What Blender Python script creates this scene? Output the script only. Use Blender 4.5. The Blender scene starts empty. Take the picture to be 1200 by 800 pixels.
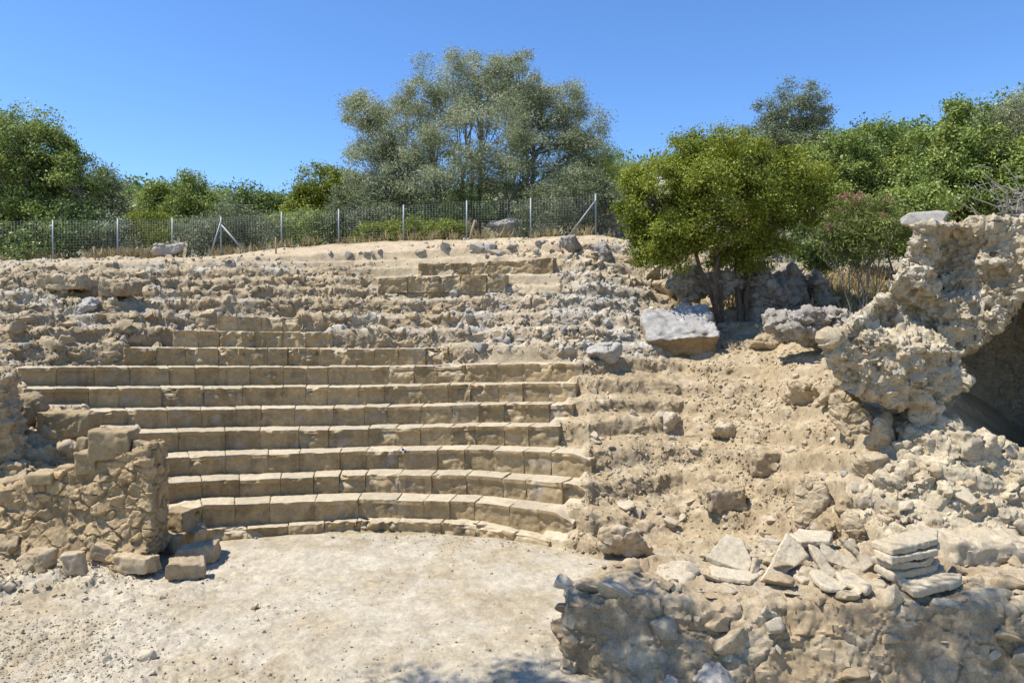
import bpy, math, random
import numpy as np
from mathutils import Vector, Matrix
random.seed(7); rng = np.random.default_rng(11)
SC = bpy.context.scene
COL = SC.collection
R = math.radians
F, CX, HY, EYE = 855.0, 600.0, 374.0, 3.9      # focal length in photo pixels, optical axis, horizon row, eye height (m)

# ------------------------------------------------------------------ helpers
def at(px, py, Y):
    return np.array([(px-CX)/F*Y, Y, EYE-(py-HY)/F*Y])
def atz(px, py, z):
    return at(px, py, (EYE-z)*F/(py-HY))
def tag(o, label=None, cat=None, group=None, kind=None):
    if label: o['label'] = label
    if cat: o['category'] = cat
    if group: o['group'] = group
    if kind: o['kind'] = kind
    return o
def empty(name, loc, label, cat, group=None):
    o = bpy.data.objects.new(name, None); COL.objects.link(o)
    o.location = loc; o.empty_display_size = .2
    return tag(o, label, cat, group)
def mesh_np(name, V, faces, smooth=True):
    """faces: list of int arrays (n,3) / (n,4)"""
    me = bpy.data.meshes.new(name)
    V = np.ascontiguousarray(V, dtype=np.float32)
    if isinstance(faces, np.ndarray): faces = [faces]
    faces = [np.asarray(f, dtype=np.int32) for f in faces if len(f)]
    nl = sum(f.size for f in faces); nf = sum(len(f) for f in faces)
    me.vertices.add(len(V)); me.vertices.foreach_set('co', V.ravel())
    me.loops.add(nl); me.loops.foreach_set('vertex_index', np.concatenate([f.ravel() for f in faces]))
    me.polygons.add(nf)
    tot = np.concatenate([np.full(len(f), f.shape[1], dtype=np.int32) for f in faces])
    st = np.concatenate([[0], np.cumsum(tot)[:-1]]).astype(np.int32)
    me.polygons.foreach_set('loop_start', st); me.polygons.foreach_set('loop_total', tot)
    me.update(calc_edges=True)
    if smooth:
        me.polygons.foreach_set('use_smooth', np.ones(nf, dtype=bool))
        if smooth is not True: me.set_sharp_from_angle(angle=math.radians(smooth))
    return me
def link(name, me, mat, parent=None, loc=None):
    o = bpy.data.objects.new(name, me); COL.objects.link(o)
    if mat is not None and len(me.materials) == 0: me.materials.append(mat)
    if parent is not None:
        o.parent = parent
    if loc is not None: o.location = loc
    return o
def part(name, V, faces, mat, parent, smooth=True, col=None):
    """V in world coordinates; stored relative to the parent's location"""
    V = np.asarray(V, dtype=float) - np.array(parent.location)
    me = mesh_np(name, V, faces, smooth)
    if col is not None: set_col(me, col)
    return link(name, me, mat, parent)
def whole(name, V, faces, mat, label=None, cat=None, group=None, kind=None, smooth=True, col=None, origin=None):
    V = np.asarray(V, dtype=float)
    if origin is None: origin = np.array([V[:,0].mean(), V[:,1].mean(), V[:,2].min()])
    me = mesh_np(name, V-origin, faces, smooth)
    if col is not None: set_col(me, col)
    o = link(name, me, mat, None, origin)
    return tag(o, label, cat, group, kind)
def set_col(me, col):
    a = me.color_attributes.new('Col', 'FLOAT_COLOR', 'POINT')
    c = np.ones((len(me.vertices), 4), dtype=np.float32); c[:, :3] = col
    a.data.foreach_set('color', c.ravel())

# ------------------------------------------------------------------ numpy noise
def _h(ix, iy, iz, s):
    n = (ix.astype(np.uint32)*np.uint32(374761393) + iy.astype(np.uint32)*np.uint32(668265263)
         + iz.astype(np.uint32)*np.uint32(2246822519) + np.uint32((s*974634777) & 0xffffffff))
    n = (n ^ (n >> np.uint32(13)))*np.uint32(1274126177)
    n = (n ^ (n >> np.uint32(16)))*np.uint32(2654435761)
    return (n ^ (n >> np.uint32(15))).astype(np.float32)/np.float32(4294967295.0)
def vnoise(P, s=0):
    P = np.asarray(P, dtype=np.float32)
    I = np.floor(P); f = P-I; I = I.astype(np.int64)
    f = f*f*f*(f*(f*6-15)+10)
    out = 0
    for dx in (0, 1):
        wx = f[:, 0] if dx else 1-f[:, 0]
        for dy in (0, 1):
            wy = f[:, 1] if dy else 1-f[:, 1]
            for dz in (0, 1):
                wz = f[:, 2] if dz else 1-f[:, 2]
                out = out + wx*wy*wz*_h(I[:, 0]+dx, I[:, 1]+dy, I[:, 2]+dz, s)
    return out*2-1
def fbm(P, sc, oc=4, s=0, gain=.5):
    P = np.asarray(P, dtype=np.float32)*sc; a = 1.; o = 0; t = 0
    for k in range(oc):
        o = o+a*vnoise(P+17.3*k, s+k); t += a; a *= gain; P = P*2.03
    return o/t*1.6
def worley(P, sc, s=0, ani=(1, 1, 1), facet=False):
    P = np.asarray(P, dtype=np.float32)*np.array(ani, dtype=np.float32)*sc
    I = np.floor(P).astype(np.int64); n = len(P)
    F1 = np.full(n, 9., np.float32); F2 = F1.copy(); ID = np.zeros(n, np.float32); D = np.zeros((n, 3), np.float32)
    for dx in (-1, 0, 1):
        for dy in (-1, 0, 1):
            for dz in (-1, 0, 1):
                c = I+np.array([dx, dy, dz])
                a = _h(c[:, 0], c[:, 1], c[:, 2], s); b = _h(c[:, 0], c[:, 1], c[:, 2], s+1); d = _h(c[:, 0], c[:, 1], c[:, 2], s+2)
                q = np.sqrt((c[:, 0]+a-P[:, 0])**2+(c[:, 1]+b-P[:, 1])**2+(c[:, 2]+d-P[:, 2])**2)
                m = q < F1
                F2 = np.where(m, F1, np.minimum(F2, q)); ID = np.where(m, _h(c[:, 0], c[:, 1], c[:, 2], s+3), ID); F1 = np.where(m, q, F1)
                if facet: D = np.where(m[:, None], P-c-np.stack([a, b, d], 1), D)
    if facet:
        k = (ID*1e6).astype(np.int64); g = np.stack([_h(k, k+j, k*0+j, s+9+j) for j in (1, 2, 3)], 1)*2-1
        return F1, F2, ID, (D*g).sum(1)
    return F1, F2, ID
def sst(a, b, x):
    t = np.clip((x-a)/(b-a), 0, 1); return t*t*(3-2*t)
def vnormals(V, faces):
    N = np.zeros_like(V)
    for f in ([faces] if isinstance(faces, np.ndarray) else faces):
        if not len(f): continue
        n = np.cross(V[f[:, 2]]-V[f[:, 0]], V[f[:, -1]]-V[f[:, 1]] if f.shape[1] == 4 else V[f[:, 2]]-V[f[:, 1]])
        if f.shape[1] == 3: n = np.cross(V[f[:, 1]]-V[f[:, 0]], V[f[:, 2]]-V[f[:, 0]])
        for k in range(f.shape[1]):
            for c in range(3): N[:, c] += np.bincount(f[:, k], n[:, c], len(V))
    return N/(np.linalg.norm(N, axis=1, keepdims=True)+1e-12)

# ------------------------------------------------------------------ materials
def nt(name):
    m = bpy.data.materials.new(name); m.use_nodes = True
    t = m.node_tree; t.nodes.clear()
    return m, t, t.nodes.new, t.links.new
def stone_mat(name, c1, c2, c3=None, scale=6., use_col=False, fine=60., bump=.5, rnd=.25, spots=None, dist=.012, rough=.92):
    m, t, N, L = nt(name)
    out = N('ShaderNodeOutputMaterial'); bs = N('ShaderNodeBsdfPrincipled'); L(bs.outputs[0], out.inputs[0])
    bs.inputs['Roughness'].default_value = rough; bs.inputs['Specular IOR Level'].default_value = .2
    tc = N('ShaderNodeNewGeometry')
    pos = tc.outputs['Position']
    def noise(sc, det=5, rough=.6):
        n = N('ShaderNodeTexNoise'); n.inputs['Scale'].default_value = sc; n.inputs['Detail'].default_value = det; n.inputs['Roughness'].default_value = rough
        L(pos, n.inputs['Vector']); return n
    def ramp(src, a, b):
        r = N('ShaderNodeMapRange'); r.inputs[1].default_value = a; r.inputs[2].default_value = b; L(src, r.inputs[0]); return r.outputs[0]
    def mix(f, a, b, mode='MIX'):
        x = N('ShaderNodeMix'); x.data_type = 'RGBA'; x.blend_type = mode
        if isinstance(f, float): x.inputs[0].default_value = f
        else: L(f, x.inputs[0])
        for i, v in ((6, a), (7, b)):
            if isinstance(v, tuple): x.inputs[i].default_value = (*v, 1)
            else: L(v, x.inputs[i])
        return x.outputs[2]
    n1 = noise(scale, 6, .65)
    if use_col:
        at_ = N('ShaderNodeAttribute'); at_.attribute_name = 'Col'
        base = at_.outputs['Color']
        k = mix(ramp(n1.outputs[0], .3, .7), tuple(c1), tuple(c2))
        base = mix(1., base, k, 'MULTIPLY')
    else:
        base = mix(ramp(n1.outputs[0], .35, .65), tuple(c1), tuple(c2))
    if c3 is not None:
        n3 = noise(scale*.37, 4, .7)
        base = mix(ramp(n3.outputs[0], .52, .68), base, tuple(c3))
    if spots is not None:
        n4 = noise(scale*5, 3, .7)
        base = mix(ramp(n4.outputs[0], .60, .70), base, tuple(spots))
    nf = noise(fine, 4, .75)
    g = N('ShaderNodeMapRange'); g.inputs[1].default_value = .25; g.inputs[2].default_value = .75; g.inputs[3].default_value = .72; g.inputs[4].default_value = 1.25
    L(nf.outputs[0], g.inputs[0])
    base = mix(1., base, g.outputs[0], 'MULTIPLY')
    nm_ = noise(fine*.28, 5, .7); g2 = N('ShaderNodeMapRange'); g2.inputs[1].default_value = .3; g2.inputs[2].default_value = .7; g2.inputs[3].default_value = .84; g2.inputs[4].default_value = 1.14; L(nm_.outputs[0], g2.inputs[0]); base = mix(1., base, g2.outputs[0], 'MULTIPLY')
    if rnd:
        oi = N('ShaderNodeObjectInfo'); q = N('ShaderNodeMapRange'); q.inputs[3].default_value = 1-rnd; q.inputs[4].default_value = 1+rnd*.6
        L(oi.outputs['Random'], q.inputs[0]); base = mix(1., base, q.outputs[0], 'MULTIPLY')
    L(base, bs.inputs['Base Color'])
    nb = noise(fine*.45, 6, .8)
    ad = N('ShaderNodeMath'); ad.operation = 'MULTIPLY_ADD'; L(n1.outputs[0], ad.inputs[0]); ad.inputs[1].default_value = .8; L(nb.outputs[0], ad.inputs[2])
    bu = N('ShaderNodeBump'); bu.inputs['Strength'].default_value = bump; bu.inputs['Distance'].default_value = dist
    L(ad.outputs[0], bu.inputs['Height']); L(bu.outputs[0], bs.inputs['Normal'])
    return m
def leaf_mat(name, cols, trans=.3, rough=.5, spec=.3):
    m, t, N, L = nt(name)
    out = N('ShaderNodeOutputMaterial'); bs = N('ShaderNodeBsdfPrincipled'); tr = N('ShaderNodeBsdfTranslucent'); mx = N('ShaderNodeMixShader')
    mx.inputs[0].default_value = trans; L(bs.outputs[0], mx.inputs[1]); L(tr.outputs[0], mx.inputs[2]); L(mx.outputs[0], out.inputs[0])
    g = N('ShaderNodeNewGeometry'); cr = N('ShaderNodeValToRGB')
    cr.color_ramp.elements[0].color = (*cols[0], 1); cr.color_ramp.elements[1].color = (*cols[-1], 1)
    for i, c in enumerate(cols[1:-1]):
        e = cr.color_ramp.elements.new((i+1)/(len(cols)-1)); e.color = (*c, 1)
    # clump scale variation shifts the per-leaf choice
    n = N('ShaderNodeTexNoise'); n.inputs['Scale'].default_value = .9; n.inputs['Detail'].default_value = 2; L(g.outputs['Position'], n.inputs['Vector'])
    a = N('ShaderNodeMath'); a.operation = 'MULTIPLY_ADD'; L(n.outputs[0], a.inputs[0]); a.inputs[1].default_value = 1.3; a.inputs[2].default_value = -.65
    b = N('ShaderNodeMath'); b.operation = 'ADD'; b.use_clamp = True; L(a.outputs[0], b.inputs[0]); L(g.outputs['Random Per Island'], b.inputs[1])
    L(b.outputs[0], cr.inputs[0]); L(cr.outputs[0], bs.inputs['Base Color'])
    hs = N('ShaderNodeHueSaturation'); hs.inputs['Value'].default_value = 1.25; hs.inputs['Saturation'].default_value = 1.1; L(cr.outputs[0], hs.inputs['Color']); L(hs.outputs[0], tr.inputs['Color'])
    bs.inputs['Roughness'].default_value = rough; bs.inputs['Specular IOR Level'].default_value = spec
    return m
def plain_mat(name, c, rough=.6, metal=0., var=.15, scale=20):
    m, t, N, L = nt(name)
    out = N('ShaderNodeOutputMaterial'); bs = N('ShaderNodeBsdfPrincipled'); L(bs.outputs[0], out.inputs[0])
    g = N('ShaderNodeNewGeometry'); n = N('ShaderNodeTexNoise'); n.inputs['Scale'].default_value = scale; L(g.outputs['Position'], n.inputs['Vector'])
    x = N('ShaderNodeMix'); x.data_type = 'RGBA'; L(n.outputs[0], x.inputs[0])
    x.inputs[6].default_value = (*[v*(1-var) for v in c], 1); x.inputs[7].default_value = (*[v*(1+var) for v in c], 1)
    L(x.outputs[2], bs.inputs['Base Color']); bs.inputs['Roughness'].default_value = rough; bs.inputs['Metallic'].default_value = metal
    return m
M = {}
M['ground'] = stone_mat('ground', (.82, .80, .78), (1.12, 1.12, 1.12), scale=3.5, use_col=True, fine=45, bump=.7, rnd=0, dist=.02)
M['vcol'] = stone_mat('weathered_masonry', (.78, .76, .74), (1.15, 1.15, 1.15), scale=5, use_col=True, fine=40, bump=.6, rnd=0, dist=.02)
M['seat'] = stone_mat('seat_sandstone', (.30, .225, .122), (.37, .28, .160), (.40, .32, .205), scale=5, fine=50, bump=.5, rnd=.16, dist=.015)
M['seatrow'] = stone_mat('seat_row_sandstone', (.84, .82, .80), (1.12, 1.12, 1.12), scale=5, use_col=True, fine=50, bump=.55, rnd=.14, dist=.015)
M['tan'] = stone_mat('tan_limestone', (.33, .25, .148), (.42, .33, .21), (.43, .36, .255), scale=6, fine=50, bump=.5, rnd=.25)
M['grey'] = stone_mat('grey_limestone', (.30, .275, .235), (.39, .36, .315), (.37, .31, .22), scale=7, fine=45, bump=.6, rnd=.2, spots=(.19, .18, .16))
M['pale'] = stone_mat('pale_limestone', (.40, .33, .225), (.48, .405, .285), None, scale=5, fine=50, bump=.35, rnd=.12)
M['slab'] = stone_mat('slab_stone', (.42, .35, .24), (.50, .43, .305), (.46, .37, .24), scale=4, fine=60, bump=.3, rnd=.16, dist=.008)
M['bark'] = stone_mat('bark', (.10, .075, .05), (.17, .135, .10), None, scale=9, fine=40, bump=.7, rnd=.1)
M['bark_grey'] = stone_mat('grey_bark', (.20, .18, .15), (.32, .29, .25), None, scale=9, fine=40, bump=.7, rnd=.1)
M['wood'] = stone_mat('stake_wood', (.26, .19, .12), (.36, .27, .18), None, scale=14, fine=60, bump=.3, rnd=.1)
M['steel'] = plain_mat('galvanised_steel', (.27, .285, .30), .55, .2)
M['wire'] = plain_mat('fence_wire', (.30, .31, .32), .6, .1)
M['olive'] = leaf_mat('olive_leaves', [(0.136, 0.159, 0.076), (0.242, 0.269, 0.143), (0.348, 0.378, 0.227), (0.483, 0.499, 0.332)], .25, .55, .15)
M['silver'] = leaf_mat('silver_leaves', [(.09, .115, .05), (.155, .185, .09), (.225, .25, .135), (.30, .32, .20)], .22, .55, .15)
M['carob'] = leaf_mat('carob_leaves', [(0.084, 0.112, 0.020), (0.161, 0.204, 0.028), (0.253, 0.288, 0.039), (0.378, 0.386, 0.070)], .28, .5, .2)
M['green'] = leaf_mat('green_leaves', [(0.085, 0.117, 0.030), (0.164, 0.225, 0.051), (0.260, 0.327, 0.077), (0.398, 0.430, 0.130)], .25, .5, .2)
M['dark'] = leaf_mat('dark_leaves', [(0.069, 0.107, 0.031), (0.117, 0.175, 0.044), (0.175, 0.234, 0.059), (0.254, 0.312, 0.088)], .25, .45, .35)
M['pink'] = leaf_mat('oleander_flowers', [(.45, .07, .16), (.6, .16, .26), (.7, .3, .38)], .3, .6, .2)
M['oleander'] = leaf_mat('oleander_leaves', [(.10, .13, .035), (.19, .225, .06), (.29, .31, .10)], .3, .5, .2)
M['straw'] = leaf_mat('dry_grass', [(.26, .20, .09), (.38, .31, .16), (.50, .43, .25)], .25, .8, .1)
M['twig'] = plain_mat('dead_twigs', (.34, .31, .27), .9)

# ------------------------------------------------------------------ shape builders
def icosphere(sub):
    import bmesh
    bm = bmesh.new(); bmesh.ops.create_icosphere(bm, subdivisions=sub, radius=1)
    V = np.array([v.co[:] for v in bm.verts]); Fc = np.array([[v.index for v in f.verts] for f in bm.faces]); bm.free()
    return V, Fc
ICO = {k: icosphere(k) for k in (1, 2, 3, 4)}
def rock_verts(sub, seed, cuts=11, lo=.50, hi=.85, rough=.05, oc=4):
    """angular stone of about unit radius: convex hull of random points, edges worn, faces roughened"""
    import bmesh
    r = np.random.default_rng(seed); n = int(r.integers(9, 15)) if sub > 1 else int(r.integers(7, 10))
    P = r.normal(size=(n, 3)); P /= np.linalg.norm(P, axis=1, keepdims=True); P *= r.uniform(.8, 1.05, (n, 1))
    # two blunt parallel beds make it stone-like
    P[:, 2] = np.clip(P[:, 2], -r.uniform(.55, .8), r.uniform(.5, .8))
    bm = bmesh.new(); vs = [bm.verts.new(q) for q in P]
    h = bmesh.ops.convex_hull(bm, input=vs)
    bmesh.ops.delete(bm, geom=[v for v in bm.verts if not v.link_faces], context='VERTS')
    bmesh.ops.dissolve_limit(bm, angle_limit=.2, verts=bm.verts[:], edges=bm.edges[:])
    if sub > 1: bmesh.ops.bevel(bm, geom=bm.edges[:]+bm.verts[:], offset=.07, segments=1, profile=.5, affect='EDGES', clamp_overlap=True)
    bmesh.ops.triangulate(bm, faces=bm.faces[:])
    if sub > 2:
        for _ in range(2 if sub == 3 else 3):
            long = [e for e in bm.edges if e.calc_length() > (.30 if sub == 3 else .16)]
            if long: bmesh.ops.subdivide_edges(bm, edges=long, cuts=1)
            bmesh.ops.triangulate(bm, faces=bm.faces[:])
    bm.verts.ensure_lookup_table(); bm.verts.index_update()
    V = np.array([v.co[:] for v in bm.verts]); Fc = np.array([[v.index for v in f.verts] for f in bm.faces]); bm.free()
    if rough: V = V*(1+rough*fbm(V+seed*3.1, 2.2, oc, seed)+rough*.35*fbm(V+seed, 7, 3, seed+5))[:, None]
    return V, Fc
def grid_box(nx, ny, nz):
    idx = {}; V = []; Fq = []
    def v(i, j, k):
        if (i, j, k) not in idx: idx[(i, j, k)] = len(V); V.append((i/nx, j/ny, k/nz))
        return idx[(i, j, k)]
    for i in range(nx):
        for j in range(ny):
            Fq.append((v(i, j, 0), v(i, j+1, 0), v(i+1, j+1, 0), v(i+1, j, 0))); Fq.append((v(i, j, nz), v(i+1, j, nz), v(i+1, j+1, nz), v(i, j+1, nz)))
    for i in range(nx):
        for k in range(nz):
            Fq.append((v(i, 0, k), v(i+1, 0, k), v(i+1, 0, k+1), v(i, 0, k+1))); Fq.append((v(i, ny, k), v(i, ny, k+1), v(i+1, ny, k+1), v(i+1, ny, k)))
    for j in range(ny):
        for k in range(nz):
            Fq.append((v(0, j, k), v(0, j, k+1), v(0, j+1, k+1), v(0, j+1, k))); Fq.append((v(nx, j, k), v(nx, j+1, k), v(nx, j+1, k+1), v(nx, j, k+1)))
    return np.array(V, float), np.array(Fq)
def tube(path, radii, sides=6):
    path = np.asarray(path, float); n = len(path); V = []; Fq = []
    t = np.gradient(path, axis=0); t /= np.linalg.norm(t, axis=1, keepdims=True)+1e-9
    up = np.array([0, 0, 1.]) if abs(t[:, 2]).mean() < .8 else np.array([1., 0, 0])
    a = np.cross(t, up); a /= np.linalg.norm(a, axis=1, keepdims=True)+1e-9; b = np.cross(t, a)
    ang = np.arange(sides)/sides*2*np.pi
    V = (path[:, None]+np.asarray(radii)[:, None, None]*(np.cos(ang)[None, :, None]*a[:, None]+np.sin(ang)[None, :, None]*b[:, None])).reshape(-1, 3)
    for i in range(n-1):
        for s in range(sides):
            s2 = (s+1) % sides
            Fq.append((i*sides+s, i*sides+s2, (i+1)*sides+s2, (i+1)*sides+s))
    c0 = len(V); V = np.vstack([V, path[:1], path[-1:]])
    for s in range(sides):
        s2 = (s+1) % sides
        Fq.append((c0, s2, s, s)); Fq.append((c0+1, (n-1)*sides+s, (n-1)*sides+s2, (n-1)*sides+s2))
    Fq = np.array(Fq); tri = Fq[-2*sides:, :3]; Fq = Fq[:-2*sides]
    return V, Fq, tri
class MB:
    def __init__(s): s.V = []; s.q = []; s.t = []; s.n = 0
    def add(s, V, f):
        for g in (f if isinstance(f, (list, tuple)) else [f]):
            if len(g): (s.q if g.shape[1] == 4 else s.t).append(g+s.n)
        s.V.append(np.asarray(V, float)); s.n += len(V); return s
    def tube(s, path, radii, sides=6):
        V, q, t = tube(path, radii, sides); return s.add(V, [q, t])
    def get(s):
        return np.vstack(s.V), [np.vstack(x) for x in (s.q, s.t) if x]
def remesh(V, faces, voxel, smooth=0):
    me = mesh_np('tmp', V, faces, False); o = bpy.data.objects.new('tmp', me); COL.objects.link(o)
    md = o.modifiers.new('r', 'REMESH'); md.mode = 'VOXEL'; md.voxel_size = voxel
    if smooth:
        sm = o.modifiers.new('s', 'SMOOTH'); sm.iterations = smooth; sm.factor = .5
    dg = bpy.context.evaluated_depsgraph_get(); ev = o.evaluated_get(dg); m2 = ev.to_mesh()
    n = len(m2.vertices); co = np.empty(n*3, np.float32); m2.vertices.foreach_get('co', co)
    lt = np.empty(len(m2.polygons), np.int32); m2.polygons.foreach_get('loop_total', lt)
    li = np.empty(len(m2.loops), np.int32); m2.loops.foreach_get('vertex_index', li)
    st = np.concatenate([[0], np.cumsum(lt)[:-1]])
    q = np.stack([li[st[lt == 4]+k] for k in range(4)], 1) if (lt == 4).any() else np.zeros((0, 4), int)
    t = np.stack([li[st[lt == 3]+k] for k in range(3)], 1) if (lt == 3).any() else np.zeros((0, 3), int)
    ev.to_mesh_clear(); bpy.data.objects.remove(o); bpy.data.meshes.remove(me)
    return co.reshape(-1, 3).astype(float), [f for f in (q, t) if len(f)]
def prism(poly, n_off):
    """closed prism: polygon of 3-D points and the same moved by n_off"""
    P = np.asarray(poly, float); n = len(P); Q = P+n_off
    V = np.vstack([P, Q, P.mean(0)[None], Q.mean(0)[None]])
    q = np.array([(i, (i+1) % n, n+(i+1) % n, n+i) for i in range(n)])
    t = np.array([(2*n, (i+1) % n, i) for i in range(n)]+[(2*n+1, n+i, n+(i+1) % n) for i in range(n)])
    return V, [q, t]

def studs(V, Fc, cc, n, size, seed, mask=None, cols=((.40, .33, .22), (.36, .33, .27), (.34, .25, .14)), sink=.25):
    """separate stones set into a weathered mass: joined to its mesh"""
    r = np.random.default_rng(seed); N = vnormals(V, Fc); w = (N[:, 1] < .35).astype(float)
    if mask is not None: w = w*mask
    idx = r.choice(len(V), n, p=w/w.sum(), replace=False); MBs = MB(); MBs.add(V, Fc); C_ = [cc]
    protos = [rock_verts(3, seed*11+k, 12, .5, .8, .05) for k in range(7)]
    for i in idx:
        Vp, Fp = protos[r.integers(0, 7)]; s = size[0]*(size[1]/size[0])**(r.random()**1.5)
        P = Vp*s*np.array([r.uniform(.45, .7), r.uniform(.35, .55), r.uniform(.28, .5)]); a, b, c = r.normal(size=3)*[.3, .35, .5]
        P = P@np.array(Matrix.Rotation(c, 3, 'Z') @ Matrix.Rotation(b, 3, 'Y') @ Matrix.Rotation(a, 3, 'X')).T
        MBs.add(P+V[i]+N[i]*s*(.32-sink), Fp); k = np.array(cols[r.integers(0, len(cols))])*r.uniform(.85, 1.15); C_.append(np.tile(k, (len(P), 1)))
    V2, F2_ = MBs.get(); return V2, F2_, np.vstack(C_)
# ------------------------------------------------------------------ terrain: tier arcs for the left, measured profile columns for the right
ACX, ACY = -2.5, 6.9
RK = np.array([6.44, 6.68, 7.3, 7.9, 8.55, 9.2, 9.85, 10.5, 11.15, 11.8, 12.45, 13.1, 13.75, 14.4, 15.05, 15.9, 17.1])
PYS = [
 [(60, 585), (190, 624), (240, 622), (430, 610), (560, 614), (645, 634), (690, 640)],
 [(60, 568), (190, 600), (217, 592), (430, 584), (560, 588), (672, 602), (690, 606)],
 [(60, 550), (192, 565), (430, 556), (560, 557), (690, 568)],
 [(60, 530), (183, 535), (430, 528), (560, 526), (693, 531)],
 [(60, 508), (165, 506), (430, 502), (560, 499), (655, 499)],
 [(45, 482), (430, 477), (560, 474), (672, 473)],
 [(27, 455), (430, 453), (560, 450), (675, 449)],
 [(20, 430), (430, 430), (560, 427), (683, 425)],
 [(0, 408), (145, 407), (430, 409), (525, 408), (690, 406)],
 [(0, 388), (203, 387), (390, 390), (690, 388)],
 [(0, 372), (255, 370), (355, 373), (690, 369)],
 [(0, 357), (430, 353), (690, 351)],
 [(0, 345), (430, 339), (690, 336)],
 [(0, 332), (430, 327), (690, 322)],
 [(0, 321), (200, 317), (430, 315), (690, 306)],
 [(0, 314), (200, 308), (430, 306), (690, 295)],
 [(0, 311), (200, 305), (330, 300), (430, 296), (690, 284)]]
FENCE_PY = [(-300, 312), (62, 306), (138, 303), (202, 303), (259, 300), (330, 291), (397, 286), (473, 282), (547, 281), (622, 279), (698, 275), (760, 283), (800, 292), (900, 314), (1000, 322), (1200, 318), (1500, 318)]
FY = 27.
RIGHT = {
 800: [(12.2, 642), (12.9, 605), (13.7, 560), (14.5, 527), (15.3, 500), (16.1, 475), (16.8, 450), (17.5, 428), (18.2, 412), (19, 398), (19.8, 382), (20.6, 368), (21.4, 352), (22.2, 338), (23, 325), (24, 315), (25.2, 304)],
 900: [(11.4, 655), (12, 610), (12.7, 575), (13.4, 540), (14, 510), (14.7, 485), (15.5, 460), (16.3, 438), (17.2, 420), (18.2, 405), (19.2, 385), (20.2, 366), (21.2, 352), (22.2, 342), (23.2, 333), (24.4, 326), (25.6, 320)],
 1000: [(10.0, 655), (10.4, 615), (10.7, 570), (11, 540), (11.4, 510), (12, 480), (12.8, 455), (13.8, 435), (15, 418), (16.4, 402), (17.8, 388), (19.2, 374), (20.6, 360), (22, 350), (23.4, 342), (24.6, 335), (25.8, 329)],
 1100: [(9.3, 665), (9.6, 643), (9.85, 610), (10.1, 577), (10.35, 547), (10.6, 512), (10.8, 486), (11.2, 484), (12, 474), (13.2, 452), (14.4, 432), (16, 407), (17.5, 388), (19, 372), (20.6, 355), (22.2, 345), (24, 335)],
 1200: [(9.2, 685), (9.4, 662), (9.7, 638), (9.95, 605), (10.2, 577), (10.5, 550), (10.8, 534), (11.15, 566), (12.8, 548), (15.0, 522), (15.6, 440), (16.1, 410), (17.2, 390), (19, 372), (21, 355), (22.5, 345), (24, 335)]}
def arc_Y(px, r):
    u = (np.asarray(px, float)-CX)/F
    a = 1+u*u; b = -2*(u*ACX+ACY); c = ACX**2+ACY**2-r*r
    return (-b+np.sqrt(np.maximum(b*b-4*a*c, 0)))/(2*a)
def col_profile(px):
    """for pixel columns px -> Yk, zk arrays (17, n)"""
    px = np.asarray(px, float); Y = []; Z = []
    kx = np.array([690]+sorted(RIGHT), float)
    pl = np.clip(px, -260, 690); pa_ = np.clip(px, 15, 690); push = .75*(1-sst(120, 215, px))
    for k in range(17):
        ya = arc_Y(pa_, RK[k])+push*max(0, 1-k/5.); pa = np.interp(pl, [p for p, _ in PYS[k]], [q for _, q in PYS[k]])
        ty = [arc_Y(690, RK[k])]+[RIGHT[c][k][0] for c in sorted(RIGHT)]
        tp = [np.interp(690, [p for p, _ in PYS[k]], [q for _, q in PYS[k]])]+[RIGHT[c][k][1] for c in sorted(RIGHT)]
        yr = np.interp(px, kx, ty); pr = np.interp(px, kx, tp)
        y = np.where(px <= 690, ya, yr); p = np.where(px <= 690, pa, pr)
        Y.append(y); Z.append(EYE-(p-HY)/F*y)
    return np.array(Y), np.array(Z)
SEATS = [(237, 645), (192, 672), (190, 690), (183, 693), (160, 655), (100, 672), (27, 675), (20, 683), (145, 525), (203, 390), (255, 355)]
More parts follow.
